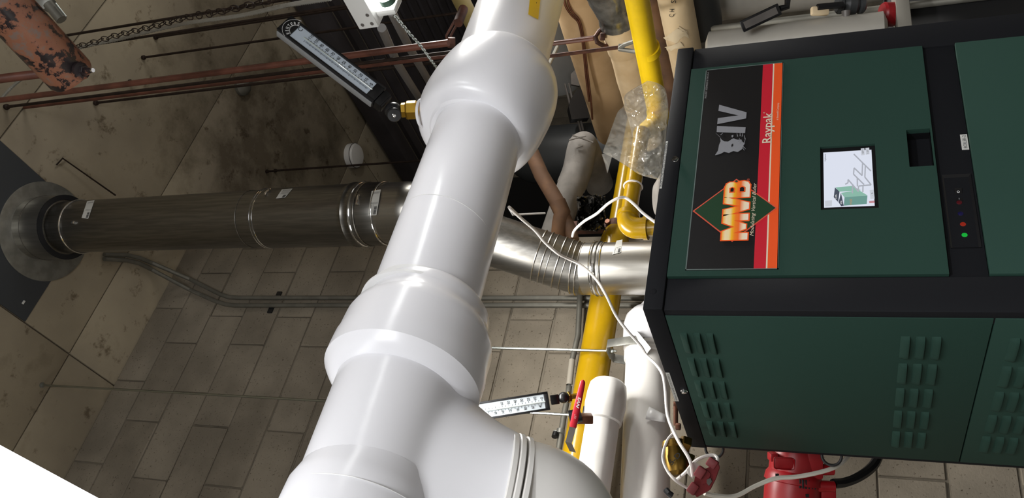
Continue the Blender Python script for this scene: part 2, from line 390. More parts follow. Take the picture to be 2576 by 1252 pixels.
# blocks of the back wall, running bond; courses measured on the photograph
CH, BL, JT = 0.1994, 0.4148, 0.008
def block_mesh(L, seed):
    rnd = random.Random(seed); mb = MB()
    mb.obox((0, 0, 0), (UX, UY, UZ), (L - JT, 0.03, CH - JT), 0.0025)
    for v in mb.bm.verts: v.co += V((rnd.uniform(-1, 1), rnd.uniform(-.6, .6), rnd.uniform(-1, 1))) * 0.0022
    me, _ = mb.mesh('block', M_block, V((0, 0, 0))); return me
blk = [block_mesh(BL, s) for s in range(4)]
rb = random.Random(3)
for row in range(-17, 5):
    zc = 3.983 + row * CH
    if zc + CH / 2 > H: continue
    x0 = 0.441 + (0.0 if row % 2 == 0 else -0.12)
    k = 0
    base = 1.686 if row % 2 == 0 else 1.530
    n0 = -4
    for n in range(n0, 3):
        a = base + n * BL; b = a + BL
        if a > XE - .06: continue
        if b > XE:
            MB().obox(((a + XE) / 2, YW + .015, zc), (UX, UY, UZ), (XE - a - JT, .03, CH - JT), .0025).build('block', M_block, wb); continue
        o = bpy.data.objects.new('block', rb.choice(blk)); put(o, V(((a + b) / 2, YW + .015 + rb.uniform(-.0015, .0015), zc)), wb)
        if rb.random() < .5: o.rotation_euler.y = PI
# cut course under the ceiling
zt_ = 3.983 + 3 * CH + CH / 2 + CH * 0
zt_ = max(3.983 + r_ * CH + CH / 2 for r_ in range(-17, 5) if 3.983 + r_ * CH + CH / 2 <= H)
if H - zt_ > .02:
    for n in range(-4, 2):
        a = 1.530 + n * BL + .2; b = min(a + BL, XE)
        MB().obox(((a + b) / 2, YW + .015, (zt_ + H) / 2), (UX, UY, UZ), (b - a - JT, .03, H - zt_ - JT), .0025).build('block', M_block, wb)
# recess wall at the right, cast concrete with narrow board marks
wf = struct('wall_rear', MB().box((XE, 5.03, 0), (8.0, 5.2, H)), M_mortar)
bme, _ = MB().obox((0, 0, 0), (UX, UY, UZ), (.262, .03, 1.6), .004).mesh('board_panel', M_block, V((0, 0, 0)))
for i in range(22):
    for zz in (3.2, 4.05):
        pass
for i in range(14):
    o = bpy.data.objects.new('board_panel', bme); put(o, V((3.0 + i * .27, 5.015 + rb.uniform(-.003, .003), 4.0)), wf)
# ceiling: concrete cast on 8 x 4 ft boards, every board mark its own panel with a recessed joint
cl = struct('ceiling', MB().box((-3.2, -3.2, H + .012), (8.2, 5.4, H + .2)), M_mortar)
XD = 4.02
def ceil_panel(x0, x1, y0, y1):
    g = .004
    MB().obox(((x0 + x1) / 2, (y0 + y1) / 2, H + .02 + rb.uniform(-.002, .002)), (UX, UY, UZ), (x1 - x0 - 2 * g, y1 - y0 - 2 * g, .04), .002).build('ceiling_panel', M_ceil, cl)
for y0, y1, xs in ((-3.0, -.84, (-3, .03, 2.465, XD)), (-.84, .38, (-3, -1.15, 1.288, XD)), (.38, 1.6, (-3, .03, 2.465, XD)), (1.6, 2.42, (-3, -1.15, 1.288, 3.724, XD)), (2.42, 3.64, (-3, -1.15, 1.288, 3.724, XD)), (3.64, 5.03, (-3, .03, 2.465, 3.724, XD))):
    for a, b in zip(xs, xs[1:]): ceil_panel(a, b, y0, y1)
# dark ribbed steel deck beyond the concrete
mb = MB(); x = XD + .01; zz = H - .02
row_a = []; 
while x < 7.9:
    for dx, dz in ((0, 0), (.09, 0), (.105, .045), (.14, .045), (.155, 0)): row_a.append((x + dx, zz + dz))
    x += .155
rows = [[V((a, y, b)) for a, b in row_a] for y in (-3.0, 5.03)]
mb.rings(rows, False, False, close=False)
mb.build('steel_deck', M_deck, cl)
mb = MB().box((XD - .06, -3, H - .16), (XD + .05, 5.03, H - .02), .004)
mb.build('edge_beam', M_deck, cl)
# ================================================================== fluorescent lamps (the light of the room)
def strip_lamp(name, x0, x1, y0, y1, zb, label, tubes, lens=False):
    t = thing(name, ((x0 + x1) / 2, y1, zb), label, 'lamp', None)
    MB().box((x0, y0, zb), (x1, y1, zb + .05), .003).build('housing', M_lampw, t)
    xc = (x0 + x1) / 2
    if lens:
        mb = MB(); rows = []
        for y in (y0 + .02, y1 - .02):
            rows.append([V((xc + (x1 - x0 + .02) / 2 * math.cos(a), y, zb - .001 - .045 * abs(math.sin(a)) ** .6)) for a in [PI * i / 16 for i in range(17)]])
        mb.rings(rows, True, True, close=True); mb.build('diffuser', M_lens, t)
        return t
    for k, tx in enumerate(tubes):
        MB().lathe((tx, y0 + .02, zb - .026), UY, [(0, .0165), (y1 - y0 - .045, .0165)], 20).build('tube', M_tube, t)
        MB().lathe((tx, y1 - .045, zb - .026), UY, [(0, .0172), (.014, .0172)], 20).build('tube_cap', flat('green_tube_end', '3f5a4c'), t)
        sk = MB().obox((tx, y1 - .022, zb - .022), (UX, UY, UZ), (.05, .016, .05), .006)
        sk.prism([V((tx - .02, y1 - .03, zb)), V((tx + .03, y1 - .03, zb)), V((tx + .02, y1 - .03, zb - .012)), V((tx - .012, y1 - .03, zb - .012))], (0, .02, 0))
        sk.build('lamp_socket', M_lampw, t)
    for yy in (y1 - .012, y1 - .035):
        for dz in (.012, .036)[:1] if yy < y1 - .02 else (.012, .036):
            MB().lathe((x0 + .0005, yy, zb + dz), -UX, [(0, .0045), (.0015, .004)], 10).build('screw', M_grey, t)
    return t
strip_lamp('strip_lamp', 1.335, 1.43, -.30, .945, 2.522, 'white fluorescent strip lamp with a bare lit tube above the thermometer', [1.375])
strip_lamp('wraparound_lamp', .10, .236, -.35, 1.6, 2.60, 'glaring white ceiling lamp close to the camera in the corner opposite the thermometer', [], lens=True)
# ================================================================== boiler
BX0, BX1, BY0, BY1, BZ1 = .845, 1.6086, 1.3205, 1.966, 1.9506
bo = thing('boiler', ((BX0 + BX1) / 2, (BY0 + BY1) / 2, 0), 'dark green and black upright boiler with a lit touch screen and louvred side', 'boiler')
P_F = lambda u, v: V((u, BY0, v))
def fz(z): return 1.6 + z
MB().box((BX0 + .012, BY0 + .03, .06), (BX1 - .012, BY1 - .012, BZ1 - .02)).build('cabinet', M_black, bo)
MB().box((BX0, BY0, fz(.3115)), (BX1, BY1, BZ1), .003).build('lid', M_black, bo)
MB().box((BX0 + .03, BY0 + .05, 0), (BX1 - .03, BY1 - .05, .065)).build('plinth', M_black, bo)
MB().box((BX0 + .002, BY0 + .006, .06), (.9215, BY0 + .045, fz(.3105)), .002).build('corner_post', M_black, bo)
MB().box((1.528, BY0 + .006, .06), (BX1 - .002, BY0 + .045, fz(.3105)), .002).build('corner_post', M_black, bo)
MB().box((BX0 + .002, BY1 - .016, .06), (BX0 + .03, BY1 - .002, fz(.3105)), .002).build('rear_post', M_black, bo)
# upper front panel, with openings for the touch screen and the hand recess
SU0, SU1, SV0, SV1 = 1.078, 1.246, fz(-.080), fz(.024)      # screen opening
HU0, HU1, HV0, HV1 = 1.178, 1.278, fz(-.182), fz(-.139)
mb = MB(); plate_with_holes(mb, .9225, 1.527, fz(-.1855), fz(.3105), [(SU0, SU1, SV0, SV1), (HU0, HU1, HV0, HV1)], P_F, (0, .012, 0))
pan = mb.build('upper_door', M_green, bo)
MB().box((.9225, BY0 + .0005, .09), (1.527, BY0 + .014, fz(-.2485)), .0015).build('lower_door', M_green, bo)
MB().box((.9225, BY0 + .010, fz(-.2475)), (1.527, BY0 + .03, fz(-.1865))).build('control_band', M_black, bo)
# hand recess
mb = MB(); d = .035
mb.box((HU0, BY0 + d, HV0), (HU1, BY0 + d + .002, HV1)); mb.box((HU0 - .002, BY0 + .003, HV0), (HU0, BY0 + d, HV1)); mb.box((HU1, BY0 + .003, HV0), (HU1 + .002, BY0 + d, HV1))
mb.box((HU0, BY0 + .003, HV0 - .002), (HU1, BY0 + d, HV0)); mb.box((HU0, BY0 + .003, HV1), (HU1, BY0 + d, HV1 + .002))
mb.build('hand_recess', M_blackp, bo)
# touch screen
scr = MB().box((SU0, BY0 + .006, SV0), (SU1, BY0 + .012, SV1)).build('display', M_blackp, bo)
AU0, AU1, AV0, AV1 = 1.088, 1.234, fz(-.073), fz(.018)      # lit picture
MB().box((AU0, BY0 + .0048, AV0), (AU1, BY0 + .0062, AV1)).build('screen', flat('screen_white', 'dfe4f2', .95), scr)
def sc(u, v, k=0): return V((AU0 + (AU1 - AU0) * u, BY0 + .0045 - .0002 * k, AV0 + (AV1 - AV0) * v))
def spoly(name, pts, m, k=0, mb=None):
    mm = mb or MB(); mm.prism([sc(a, b, k) for a, b in pts], (0, .0003, 0)); return mm if mb else mm.build(name, m, scr, flatshade=True)
s_g1, s_g2, s_dk, s_pipe, s_btn, s_red = flat('screen_green', '6f9d94', .9), flat('screen_pale_green', '8fbfae', .9), flat('screen_slate', '4d5566', .8), flat('screen_grey', 'b0b4be', .9), flat('screen_button', 'ccd0da', .92), flat('screen_red', 'c98a94', .9)
# picture: u to the right, v up.  pixel of the close crop (846-915 wide) -> u = (1168-y)/950, v = 1-(x-80)/850
def pc(x, y): return ((1160 - y) / 950, 1 - (x - 82 - (y - 200) * .02) / 860)
for q, m, k in (([(290, 838), (370, 912), (345, 1085), (268, 1000)], s_dk, 1), ([(300, 838), (580, 826), (740, 905), (365, 912)], s_g2, 1), ([(395, 935), (440, 1150), (395, 1155), (352, 1090)], s_dk, 2),
                ([(395, 935), (700, 900), (845, 995), (455, 1015)], s_g2, 2), ([(455, 1012), (845, 1000), (830, 1135), (440, 1150)], s_g1, 3)):
    spoly('boiler_picture', [pc(*p) for p in q], m, k)
def sline(pts, wd, m, k):
    mb = MB()
    for a, b in zip(pts, pts[1:]):
        A, B = V(a), V(b); n = V((-(B - A).y, (B - A).x, 0)) if False else None
        d = V((B[0] - A[0], B[1] - A[1], 0)).normalized(); q = V((-d.y, d.x, 0)) * wd / 2
        spoly('', [pc(A[0] - q.x, A[1] - q.y), pc(B[0] - q.x, B[1] - q.y), pc(B[0] + q.x, B[1] + q.y), pc(A[0] + q.x, A[1] + q.y)], m, k, mb)
    mb.build('pipe_picture', m, scr, flatshade=True)
def V2(a): return V((a[0], a[1], 0))
for pts in ([(630, 275), (920, 590)], [(780, 440), (765, 660), (630, 520), (618, 630), (795, 815)], [(825, 500), (812, 690), (915, 825), (700, 835), (690, 930)], [(470, 795), (520, 770), (520, 715), (690, 920)], [(680, 690), (680, 840)], [(600, 800), (590, 950)], [(775, 840), (770, 940)]):
    sline([V2(p) for p in pts], 22, s_pipe, 4)
for q in ([(757, 180), (820, 178), (825, 298), (760, 302)], [(838, 176), (905, 172), (908, 292), (842, 296)], [(885, 910), (955, 905), (965, 1050), (895, 1055)], [(115, 1055), (240, 1050), (235, 1145), (120, 1150)]):
    spoly('screen_button', [pc(*p) for p in q], s_btn, 1)
spoly('screen_button', [pc(870, 1090), pc(960, 1085), pc(962, 1120), pc(872, 1122)], s_red, 1)
s_ink = flat('screen_ink', '30333c', .05)
def stext(s, x, y, h, wd, m=None):
    u, v = pc(x, y); text('screen_text', s, sc(u, v, 6), UX, UZ, h, m or s_ink, scr, wd)
stext('Hydronic', 133, 375, .0034, .0195)
stext('150°F', 806, 285, .0032, .012); stext('1.0"', 890, 280, .0032, .010)
stext('14%', 322, 1030, .0030, .010, flat('screen_text_white', 'ffffff', .9)); stext('0%', 412, 1125, .0030, .008, MATS['screen_text_white'])
stext('MVB', 585, 1140, .0042, .0135, flat('screen_text_orange', 'd8a070', .7)); stext('- %', 940, 1010, .003, .008)
# badge
BU0, BU1, BV0, BV1 = .936, 1.5175, fz(.1005), fz(.2755)
badge = MB().box((BU0, BY0 - .0015, BV0), (BU1, BY0, BV1)).build('badge', flat('badge_black', '0d0c0e', 0, .45), bo)
def bd(u, v, k=0): return V((u, BY0 - .0016 - .0003 * k, v))
def bpx(px, py, k=0):
    p = onY(px, py, BY0); return bd(p.x, p.z, k)
def bpoly(name, pts, m, k=0, label=None):
    o = MB().prism([bd(a, b, k) for a, b in pts], (0, .0004, 0)).build(name, m, badge, flatshade=True)
    if label: o['label'] = label
    return o
def brect(name, u0, u1, v0, v1, m, k=0): return bpoly(name, [(u0, v0), (u1, v0), (u1, v1), (u0, v1)], m, k)
c_or, c_rd, c_wh = flat('badge_orange', 'e8541f'), flat('badge_red', 'c21a2e'), flat('badge_white', 'd9cbb4')
zr = [onY(x, 677, BY0).z for x in (1896, 1926.5, 1930.5, 1957.5)]
brect('red_band', BU0 + .002, BU1 - .002, zr[1], zr[0], c_rd); brect('white_line', BU0 + .002, BU1 - .002, zr[2], zr[1], c_wh); brect('orange_band', BU0 + .002, BU1 - .002, BV0 + .001, zr[2], c_or)
fr = .0022; m_fr = flat('badge_border', '5f6b68')
for a in ((BU0, BU1, BV0, BV0 + fr), (BU0, BU1, BV1 - fr, BV1), (BU0, BU0 + fr, BV0, BV1), (BU1 - fr, BU1, BV0, BV1)): brect('border', *a, m_fr, 0)
# diamond emblem
def uv(px, py): p = onY(px, py, BY0); return (p.x, p.z)
Dt, Db, Dl, Dr = uv(1742.6, 532), uv(1956, 524), uv(1842, 609.5), uv(1853, 451)
bpoly('diamond_outline', [Dt, Dl, Db, Dr], flat('badge_salmon', 'd0553f'), 1)
cx, cz = (Dt[0] + Db[0]) / 2, (Dt[1] + Db[1]) / 2
bpoly('diamond', [(cx + (p[0] - cx) * .955, cz + (p[1] - cz) * .955) for p in (Dt, Dl, Db, Dr)], flat('badge_green', '173a22'), 2)
# MVB, fat letters in stacked bands of colour
m_bk0 = MATS['badge_black']; m_o, m_y, m_w = flat('letter_orange', 'ef5a1c'), flat('letter_yellow', 'f2b21a'), flat('letter_cream', 'f0e2cf')
l0 = onY(1880, 604, BY0); l1 = onY(1872, 457, BY0); top = onY(1815, 604, BY0)
LW, LH = l1.x - l0.x, top.z - l0.z
LET = {'M': ([(0, 0), (0, 1), (.33, 1), (.5, .52), (.67, 1), (1, 1), (1, 0), (.75, 0), (.75, .56), (.585, .08), (.415, .08), (.25, .56), (.25, 0)], 0.0, .425),
       'V': ([(0, 1), (.33, 1), (.5, .36), (.67, 1), (1, 1), (.66, 0), (.34, 0)], .395, .335),
       'B': ([(0, 0), (0, 1), (.66, 1), (.86, .94), (.95, .82), (.95, .66), (.86, .54), (.97, .44), (1, .25), (.93, .08), (.74, 0)], .715, .285)}
HOLES = [[(.32, .62), (.32, .80), (.56, .80), (.62, .71), (.56, .62)], [(.32, .2), (.32, .42), (.58, .42), (.66, .31), (.58, .2)]]
def lpt(a, b, x0, ww): return (l0.x + LW * (x0 + a * ww), l0.z + LH * b)
def stroke(pts, wd, k, m, nm):
    mb = MB()
    for (ax_, az), (bx_, bz) in zip(pts, pts[1:] + pts[:1]):
        k += .03
        d = V((bx_ - ax_, bz - az, 0)).normalized(); q = V((-d.y, d.x, 0)) * wd; e = d * wd * .8
        mb.prism([bd(ax_ - e.x + q.x, az - e.y + q.y, k), bd(ax_ - e.x - q.x, az - e.y - q.y, k), bd(bx_ + e.x - q.x, bz + e.y - q.y, k), bd(bx_ + e.x + q.x, bz + e.y + q.y, k)], (0, .0002, 0))
    for (ax_, az) in pts:
        k += .03; mb.prism([bd(ax_ + wd * math.cos(PI / 4 * i), az + wd * math.sin(PI / 4 * i), k) for i in range(8)], (0, .0002, 0))
    return mb.build(nm, m, badge, flatshade=True)
letters = []
for ch, (pp_, x0, ww) in LET.items():
    pts = [lpt(a_, b_, x0, ww) for a_, b_ in pp_]
    stroke(pts, .0026, 3, m_o, 'letter_outline'); letters.append(bpoly('letter', pts, m_w, 4))
    if ch == 'B':
        for hh in HOLES:
            q = [lpt(a_, b_, x0, ww) for a_, b_ in hh]; bpoly('letter_counter', q, m_bk0, 5); stroke(q, .0012, 6, m_o, 'letter_outline')
def band_material():
    m = flat('letter_bands', 'f0e2cf'); nt = m.node_tree; b = nt.nodes['Principled BSDF']
    g = nt.nodes.new('ShaderNodeNewGeometry'); sx = nt.nodes.new('ShaderNodeSeparateXYZ'); nt.links.new(g.outputs['Position'], sx.inputs[0])
    mr = nt.nodes.new('ShaderNodeMapRange'); mr.inputs['From Min'].default_value = l0.z; mr.inputs['From Max'].default_value = top.z; nt.links.new(sx.outputs['Z'], mr.inputs[0])
    r = nt.nodes.new('ShaderNodeValToRGB'); e = r.color_ramp.elements
    e[0].position = 0.0; e[0].color = (*hexc('e9dccd'), 1); e[1].position = 1.0; e[1].color = (*hexc('f0a818'), 1)
    for p, c in ((.18, 'ecd9b8'), (.36, 'ee6a1e'), (.5, 'ef7f1c'), (.62, 'f3b81c'), (.72, 'f0d9a0'), (.86, 'f2dcb0')):
        x = e.new(p); x.color = (*hexc(c), 1)
    nt.links.new(mr.outputs[0], r.inputs[0]); nt.links.new(r.outputs[0], b.inputs['Base Color']); return m
bmt = band_material()
for o in letters: o.data.materials[0] = bmt
p = onY(1893, 596, BY0); q = onY(1901, 463, BY0)
xd = V((q.x - p.x, 0, q.z - p.z))
text('script_line', 'Modulating Vertical Boiler', bd(p.x, p.z - .002, 6), xd, UY.cross(xd) * -1, .0072, c_wh, badge, xd.length, shear=.35)
text('registered_mark', '®', bpx(1886, 456, 4), UX, UZ, .005, MATS['badge_salmon'], badge)
# IV and the wild cat's head
m_gr = flat('badge_grey', '86878c')
bpoly('numeral', [uv(1803, 333.5), uv(1804, 318.5), uv(1876, 321), uv(1874.5, 336)], m_gr, 1)
bpoly('numeral', [uv(1804.4, 313.5), uv(1806, 298.5), uv(1858, 291.5), uv(1807.5, 280), uv(1809.5, 264.8), uv(1878.5, 283.8), uv(1877, 299)], m_gr, 1)
cat = [(1800, 335.5), (1812, 347), (1813, 357), (1809, 366), (1806.5, 380), (1799, 391.5), (1812, 388.5), (1822, 383), (1834, 386), (1845, 381), (1856, 383.5), (1866, 377), (1871, 366), (1874, 362), (1868, 358), (1865, 352), (1858, 353), (1851, 352), (1846, 349), (1840, 352), (1832, 357.5), (1822, 357), (1815, 352), (1811, 345)]
mb = MB(); pts = [bd(*uv(*c), 1) for c in cat]; mb.prism(pts, (0, .0004, 0)); mb.build('cat_head', m_gr, badge, flatshade=True)
m_bk = MATS['badge_black']
bpoly('cat_eye', [uv(1840, 366), uv(1844, 362), uv(1845, 367), uv(1841, 372)], m_bk, 2); bpoly('cat_eye', [uv(1840, 343), uv(1845, 340.5), uv(1845, 345), uv(1842, 348)], m_gr, 2)
for a, b in (((1858, 357), (1861, 349)), ((1861, 362), (1866, 356)), ((1871, 366), (1875, 352)), ((1875, 352), (1872, 341)), ((1856, 345), (1854, 337)), ((1862, 344), (1862, 336)), ((1867, 345), (1869, 336)), ((1866, 371), (1873, 380)), ((1868, 369), (1876, 376)), ((1813, 341), (1819, 336))):
    A, B = V((*uv(*a), 0)), V((*uv(*b), 0)); d = (B - A).normalized(); n = V((-d.y, d.x, 0)) * .0009
    bpoly('whisker', [((A - n).x, (A - n).y), ((B - n * .4).x, (B - n * .4).y), ((B + n * .4).x, (B + n * .4).y), ((A + n).x, (A + n).y)], m_gr, 3)
# maker's name along the stripes
p = onY(1940, 361, BY0); q = onY(1940, 285, BY0)
text('maker_name', 'Raypak', bd(p.x, p.z, 4), UX, UZ, .0185, c_wh, badge, q.x - p.x, bold=.012)
text('company_line', 'A Rheem® Company', bpx(1958.5, 304.5, 3), UX, UZ, .0042, c_wh, badge, onY(1959, 261, BY0).x - onY(1958.5, 304.5, BY0).x)
text('registered_mark', '®', bpx(1925, 287, 3), UX, UZ, .004, c_wh, badge)
p, q = onY(1777.5, 249, BY0), onY(1783.5, 183, BY0)
text('assembly_line', 'PROUDLY ASSEMBLED IN THE U.S.A.', bd(p.x, p.z, 3), UX, UZ, .0042, flat('badge_dim', '9a9a9a'), badge, q.x - p.x)
# control box with the rocker switch and pilot lamps
cb = MB(); b0, b1 = (.985, 1.160), (fz(-.243), fz(-.194))
i0, i1 = (.990, 1.142), (fz(-.231), fz(-.2025))
cbo = MB().box((i0[0], BY0 + .0135, i1[0]), (i0[1], BY0 + .016, i1[1])).build('control_panel', M_blackp, bo)
for q in ([(b0[0], b1[0]), (b0[1], b1[0]), (i0[1], i1[0]), (i0[0], i1[0])], [(b0[1], b1[0]), (b0[1], b1[1]), (i0[1], i1[1]), (i0[1], i1[0])], [(b0[1], b1[1]), (b0[0], b1[1]), (i0[0], i1[1]), (i0[1], i1[1])], [(b0[0], b1[1]), (b0[0], b1[0]), (i0[0], i1[0]), (i0[0], i1[1])]):
    MB().prism([V((q[0][0], BY0 + .008, q[0][1])), V((q[1][0], BY0 + .008, q[1][1])), V((q[2][0], BY0 + .0135, q[2][1])), V((q[3][0], BY0 + .0135, q[3][1]))], (0, .004, 0)).build('bevelled_rim', M_blackp, cbo)
MB().box((1.092, BY0 + .0115, fz(-.2265)), (1.127, BY0 + .0135, fz(-.2105)), .0006).build('switch_frame', M_blacks, cbo)
rk = MB(); rk.prism([V((1.0945, BY0 + .0125, fz(-.2245))), V((1.1245, BY0 + .0125, fz(-.2245))), V((1.1245, BY0 + .0075, fz(-.2245))), V((1.1095, BY0 + .0105, fz(-.2245))), V((1.0945, BY0 + .0095, fz(-.2245)))], (0, 0, .012))
rk = rk.build('rocker_switch', M_blackp, cbo)
text('switch_mark', 'O', V((1.1165, BY0 + .0088, fz(-.2205))), UX, UZ, .0048, M_white_i, cbo, align='CENTER', bold=.02)
text('switch_mark', '—', V((1.100, BY0 + .0094, fz(-.2195))), UX, UZ, .004, M_white_i, cbo, .004, align='CENTER')
def ctext(s, px, py, h, wd=None):
    p = onY(px, py, BY0 + .0133); text('control_lettering', s, V((p.x, BY0 + .0132, p.z)), UX, UZ, h, M_white_i, cbo, wd, align='CENTER')
ctext('OFF', 2408, 458.5, .0026); ctext('ON', 2415, 498, .0026); ctext('PUMP SWITCH', 2429, 465, .0016, .013)
for (x, y), col, em, a, b in (((2412.8, 511.8), '4a1018', 0, 'SERVICE', 'NEEDED'), ((2416.3, 539.8), '15123f', 0, 'BURNER', 'FIRING'), ((2422, 566.5), 'c0301c', .45, 'CALL FOR', 'HEAT'), ((2426, 593.5), '12b03a', .9, 'POWER', 'ON')):
    p = onY(x, y, BY0 + .0133); 
    MB().lathe(V((p.x, BY0 + .0134, p.z)), -UY, [(0, .0062), (.0015, .0062), (.004, .0045), (.0048, .0015)], 16).build('pilot_lamp', flat('pilot_' + a.split()[0].lower(), col, em, .25), cbo, label={'4a1018': 'dark red pilot lamp', '15123f': 'dark blue pilot lamp', 'c0301c': 'glowing red pilot lamp', '12b03a': 'glowing green pilot lamp'}[col])
    ctext(a, x - 5.5, y + 1, .0023, .0115); ctext(b, x + 14, y, .0023, .0095)
# paper labels
def plabel(pts, s, h, wd, xd, yd, par, ny, m=M_label):
    o = MB().prism(pts, ny).build('label', m, par, flatshade=True); return o
p0, p1 = onY(2439.5, 367.3, BY0), onY(2416, 330.5, BY0)
MB().box((p0.x, BY0 + .0088, p0.z), (p1.x, BY0 + .01, p1.z)).build('label', M_label, bo, 'white name label')
text('label_text', 'BOILER-2', V(((p0.x + p1.x) / 2, BY0 + .0086, (p0.z + p1.z) / 2)), UX, UZ, .0062, M_ink, bo, (p1.x - p0.x) * .84, align='CENTER', valign='CENTER')
p0, p1 = onY(1664.5, 474, BY0), onY(1672, 356, BY0)
zz0 = onY(1664.8, 474, BY0).z; zz1 = BZ1 - .002
MB().box((p0.x, BY0 - .0006, zz0), (p1.x, BY0 + .0002, zz1)).build('label', M_label, bo, 'white origin label along the top edge')
text('label_text', 'MADE IN THE UNITED STATES OF AMERICA', V(((p0.x + p1.x) / 2, BY0 - .0008, (zz0 + zz1) / 2)), UX, UZ, .0046, M_ink, bo, (p1.x - p0.x) * .93, align='CENTER', valign='CENTER')
p0, p1 = onX(1683.8, 937, BX0), onX(1709, 1008.6, BX0)
MB().box((BX0 - .0006, p0.y, p0.z), (BX0 + .0002, p1.y, BZ1 - .002)).build('label', M_label, bo, 'white origin label along the side edge')
text('label_text', 'MADE IN THE UNITED STATES OF AMERICA', V((BX0 - .0008, (p0.y + p1.y) / 2, (p0.z + BZ1 - .002) / 2)), -UY, UZ, .0046, M_ink, bo, abs(p1.y - p0.y) * .93, align='CENTER', valign='CENTER')
def screw_at(P, n, r=.008):
    MB().lathe(P, n, [(0, r), (.002, r), (.0022, r * .8), (.006, r * .72), (.0065, r * .4)], 12).build('screw', M_chrome, bo)
screw_at(onY(1699, 402, BY0), -UY); screw_at(onX(1721, 982, BX0), -UX)
MB().lathe(onY(1643, 733, BY0), -UY, [(0, .007), (.001, .006), (.0015, .002)], 14).build('rivet', M_black, bo)
# side: louvred panels
SY0, SY1 = 1.345, 1.948; ZJ = fz(-.2495)
sp = MB().box((BX0, SY0, ZJ + .0012), (BX0 + .013, SY1, fz(.3105)), .0012).build('side_panel', M_green, bo)
sq = MB().box((BX0, SY0, .09), (BX0 + .013, SY1, ZJ - .0012), .0012).build('side_panel', M_green, bo)
def louver_mesh(L=.082, h=.0150, d=.0085, n=16):
    mb = MB(); rows = []
    for i in range(n + 1):
        s = -1 + 2 * i / n; e = max(0.0, 1 - abs(s) ** 4) ** .6
        y = s * L / 2; r = []
        for z, o in ((h * .55, 0.0), (h * .42, .34), (h * .2, .64), (-h * .1, .86), (-h * .36, 1.0), (-h * .45, .94), (-h * .45, 0.0)):
            r.append(V((-d * o * e, y, z if o else z)))
        rows.append(r)
    mb.rings(rows, True, True); return mb.mesh('louver', M_green, V((0, 0, 0)), 50)[0]
lme = louver_mesh()
sl = MB().obox((0, 0, 0), (UX, UY, UZ), (.0007, .058, .0035)).mesh('louver_slot', M_dark, V((0, 0, 0)))[0]
for par, zs in ((sp, (.2845, .2590, .2335)), (sp, (-.1160, -.1410, -.1665)), (sq, (-.2880, -.3130, -.3380))):
    for c in range(5):
        for z in zs:
            y = 1.4465 + c * .0999
            o = bpy.data.objects.new('louver', lme); put(o, V((BX0 + .0002, y, fz(z))), par)
# lifting rings bolted behind the far edge of the cabinet
for px, py in ((1797, 1128), (2092, 1146)):
    P = onY(px, py, BY1 + .012)
    MB().torus(P + UZ * 0, UX * .5 + UY, .022, .0035, 28, 8).build('lifting_ring', M_rubber, bo)
    MB().lathe(P + UY * -.018 + UX * .012, UY, [(0, .006), (.012, .006)], 10).build('ring_bolt', M_grey, bo)
# ================================================================== big white insulated pipe in the foreground
A0 = V((.786, 1.186, 2.347)); A1 = V((1.218, 1.257, 2.389)); AU = (A1 - A0).normalized()
LD = (-RT - AU * (-RT).dot(AU)).normalized()                   # across the pipe, towards its upper side
def ax(t): return A0 + AU * t
wp = thing('insulated_pipe', ax(.2), 'big glossy white jacketed pipe with bulging couplings crossing in front of the boiler', 'pipe')
MB().lathe(ax(.74), AU, [(0, .122), (.62, .1245)], 56).build('pipe_section', M_pvc, wp)
MB().lathe(ax(-.07), AU, [(0, .1055), (.66, .1075)], 56).build('pipe_section', M_pvc, wp)
# coupling cover, a slightly tilted ring
nt_ = (AU - LD * .16).normalized(); prof = [(-.145, .100)]
for i in range(25):
    a = PI - PI * i / 24
    prof.append((.138 * math.copysign(abs(math.cos(a)) ** .85, math.cos(a)), .106 + .055 * max(0, math.sin(a)) ** .55))
prof.append((.145, .100))
MB().lathe(ax(.662) - LD * .003, nt_, prof, 64).build('coupling_cover', M_pvc, wp)
def seam(t, r, tilt, th=.0012, nm='seam', m=None, off=0.0):
    n = (AU - LD * tilt).normalized()
    return MB().torus(ax(t) - LD * off, n, r, th, 64, 6).build(nm, m or M_tape, wp)
seam(.18, .1068, .2, .0011); seam(.74, .124, .14, .001)
def bandp(t0, t1, r0, r1, tilt, nm, m):
    n = (AU - LD * tilt).normalized(); return MB().lathe(ax(t0), n, [(0, r0 - .002), (0.0008, r0), (t1 - t0, r1), (t1 - t0 + .0008, r1 - .002)], 56).build(nm, m, wp)
prof = [(.0, .110), (.012, .1185), (.03, .120), (.048, .124), (.055, .128), (.068, .137), (.088, .142), (.13, .1425), (.142, .1465), (.165, .148), (.185, .144), (.198, .134), (.208, .122), (.212, .108)]
MB().lathe(ax(-.025) - LD * .016, -(AU - LD * .06).normalized(), [(a, min(b, .1445)) for a, b in prof], 64).build('collar', M_pvc, wp)
bandp(-.045, -.02, .1095, .1085, .06, 'tape_band', M_tape)
bandp(-.052, -.046, .1205, .1205, .06, 'tape_band', M_tape)
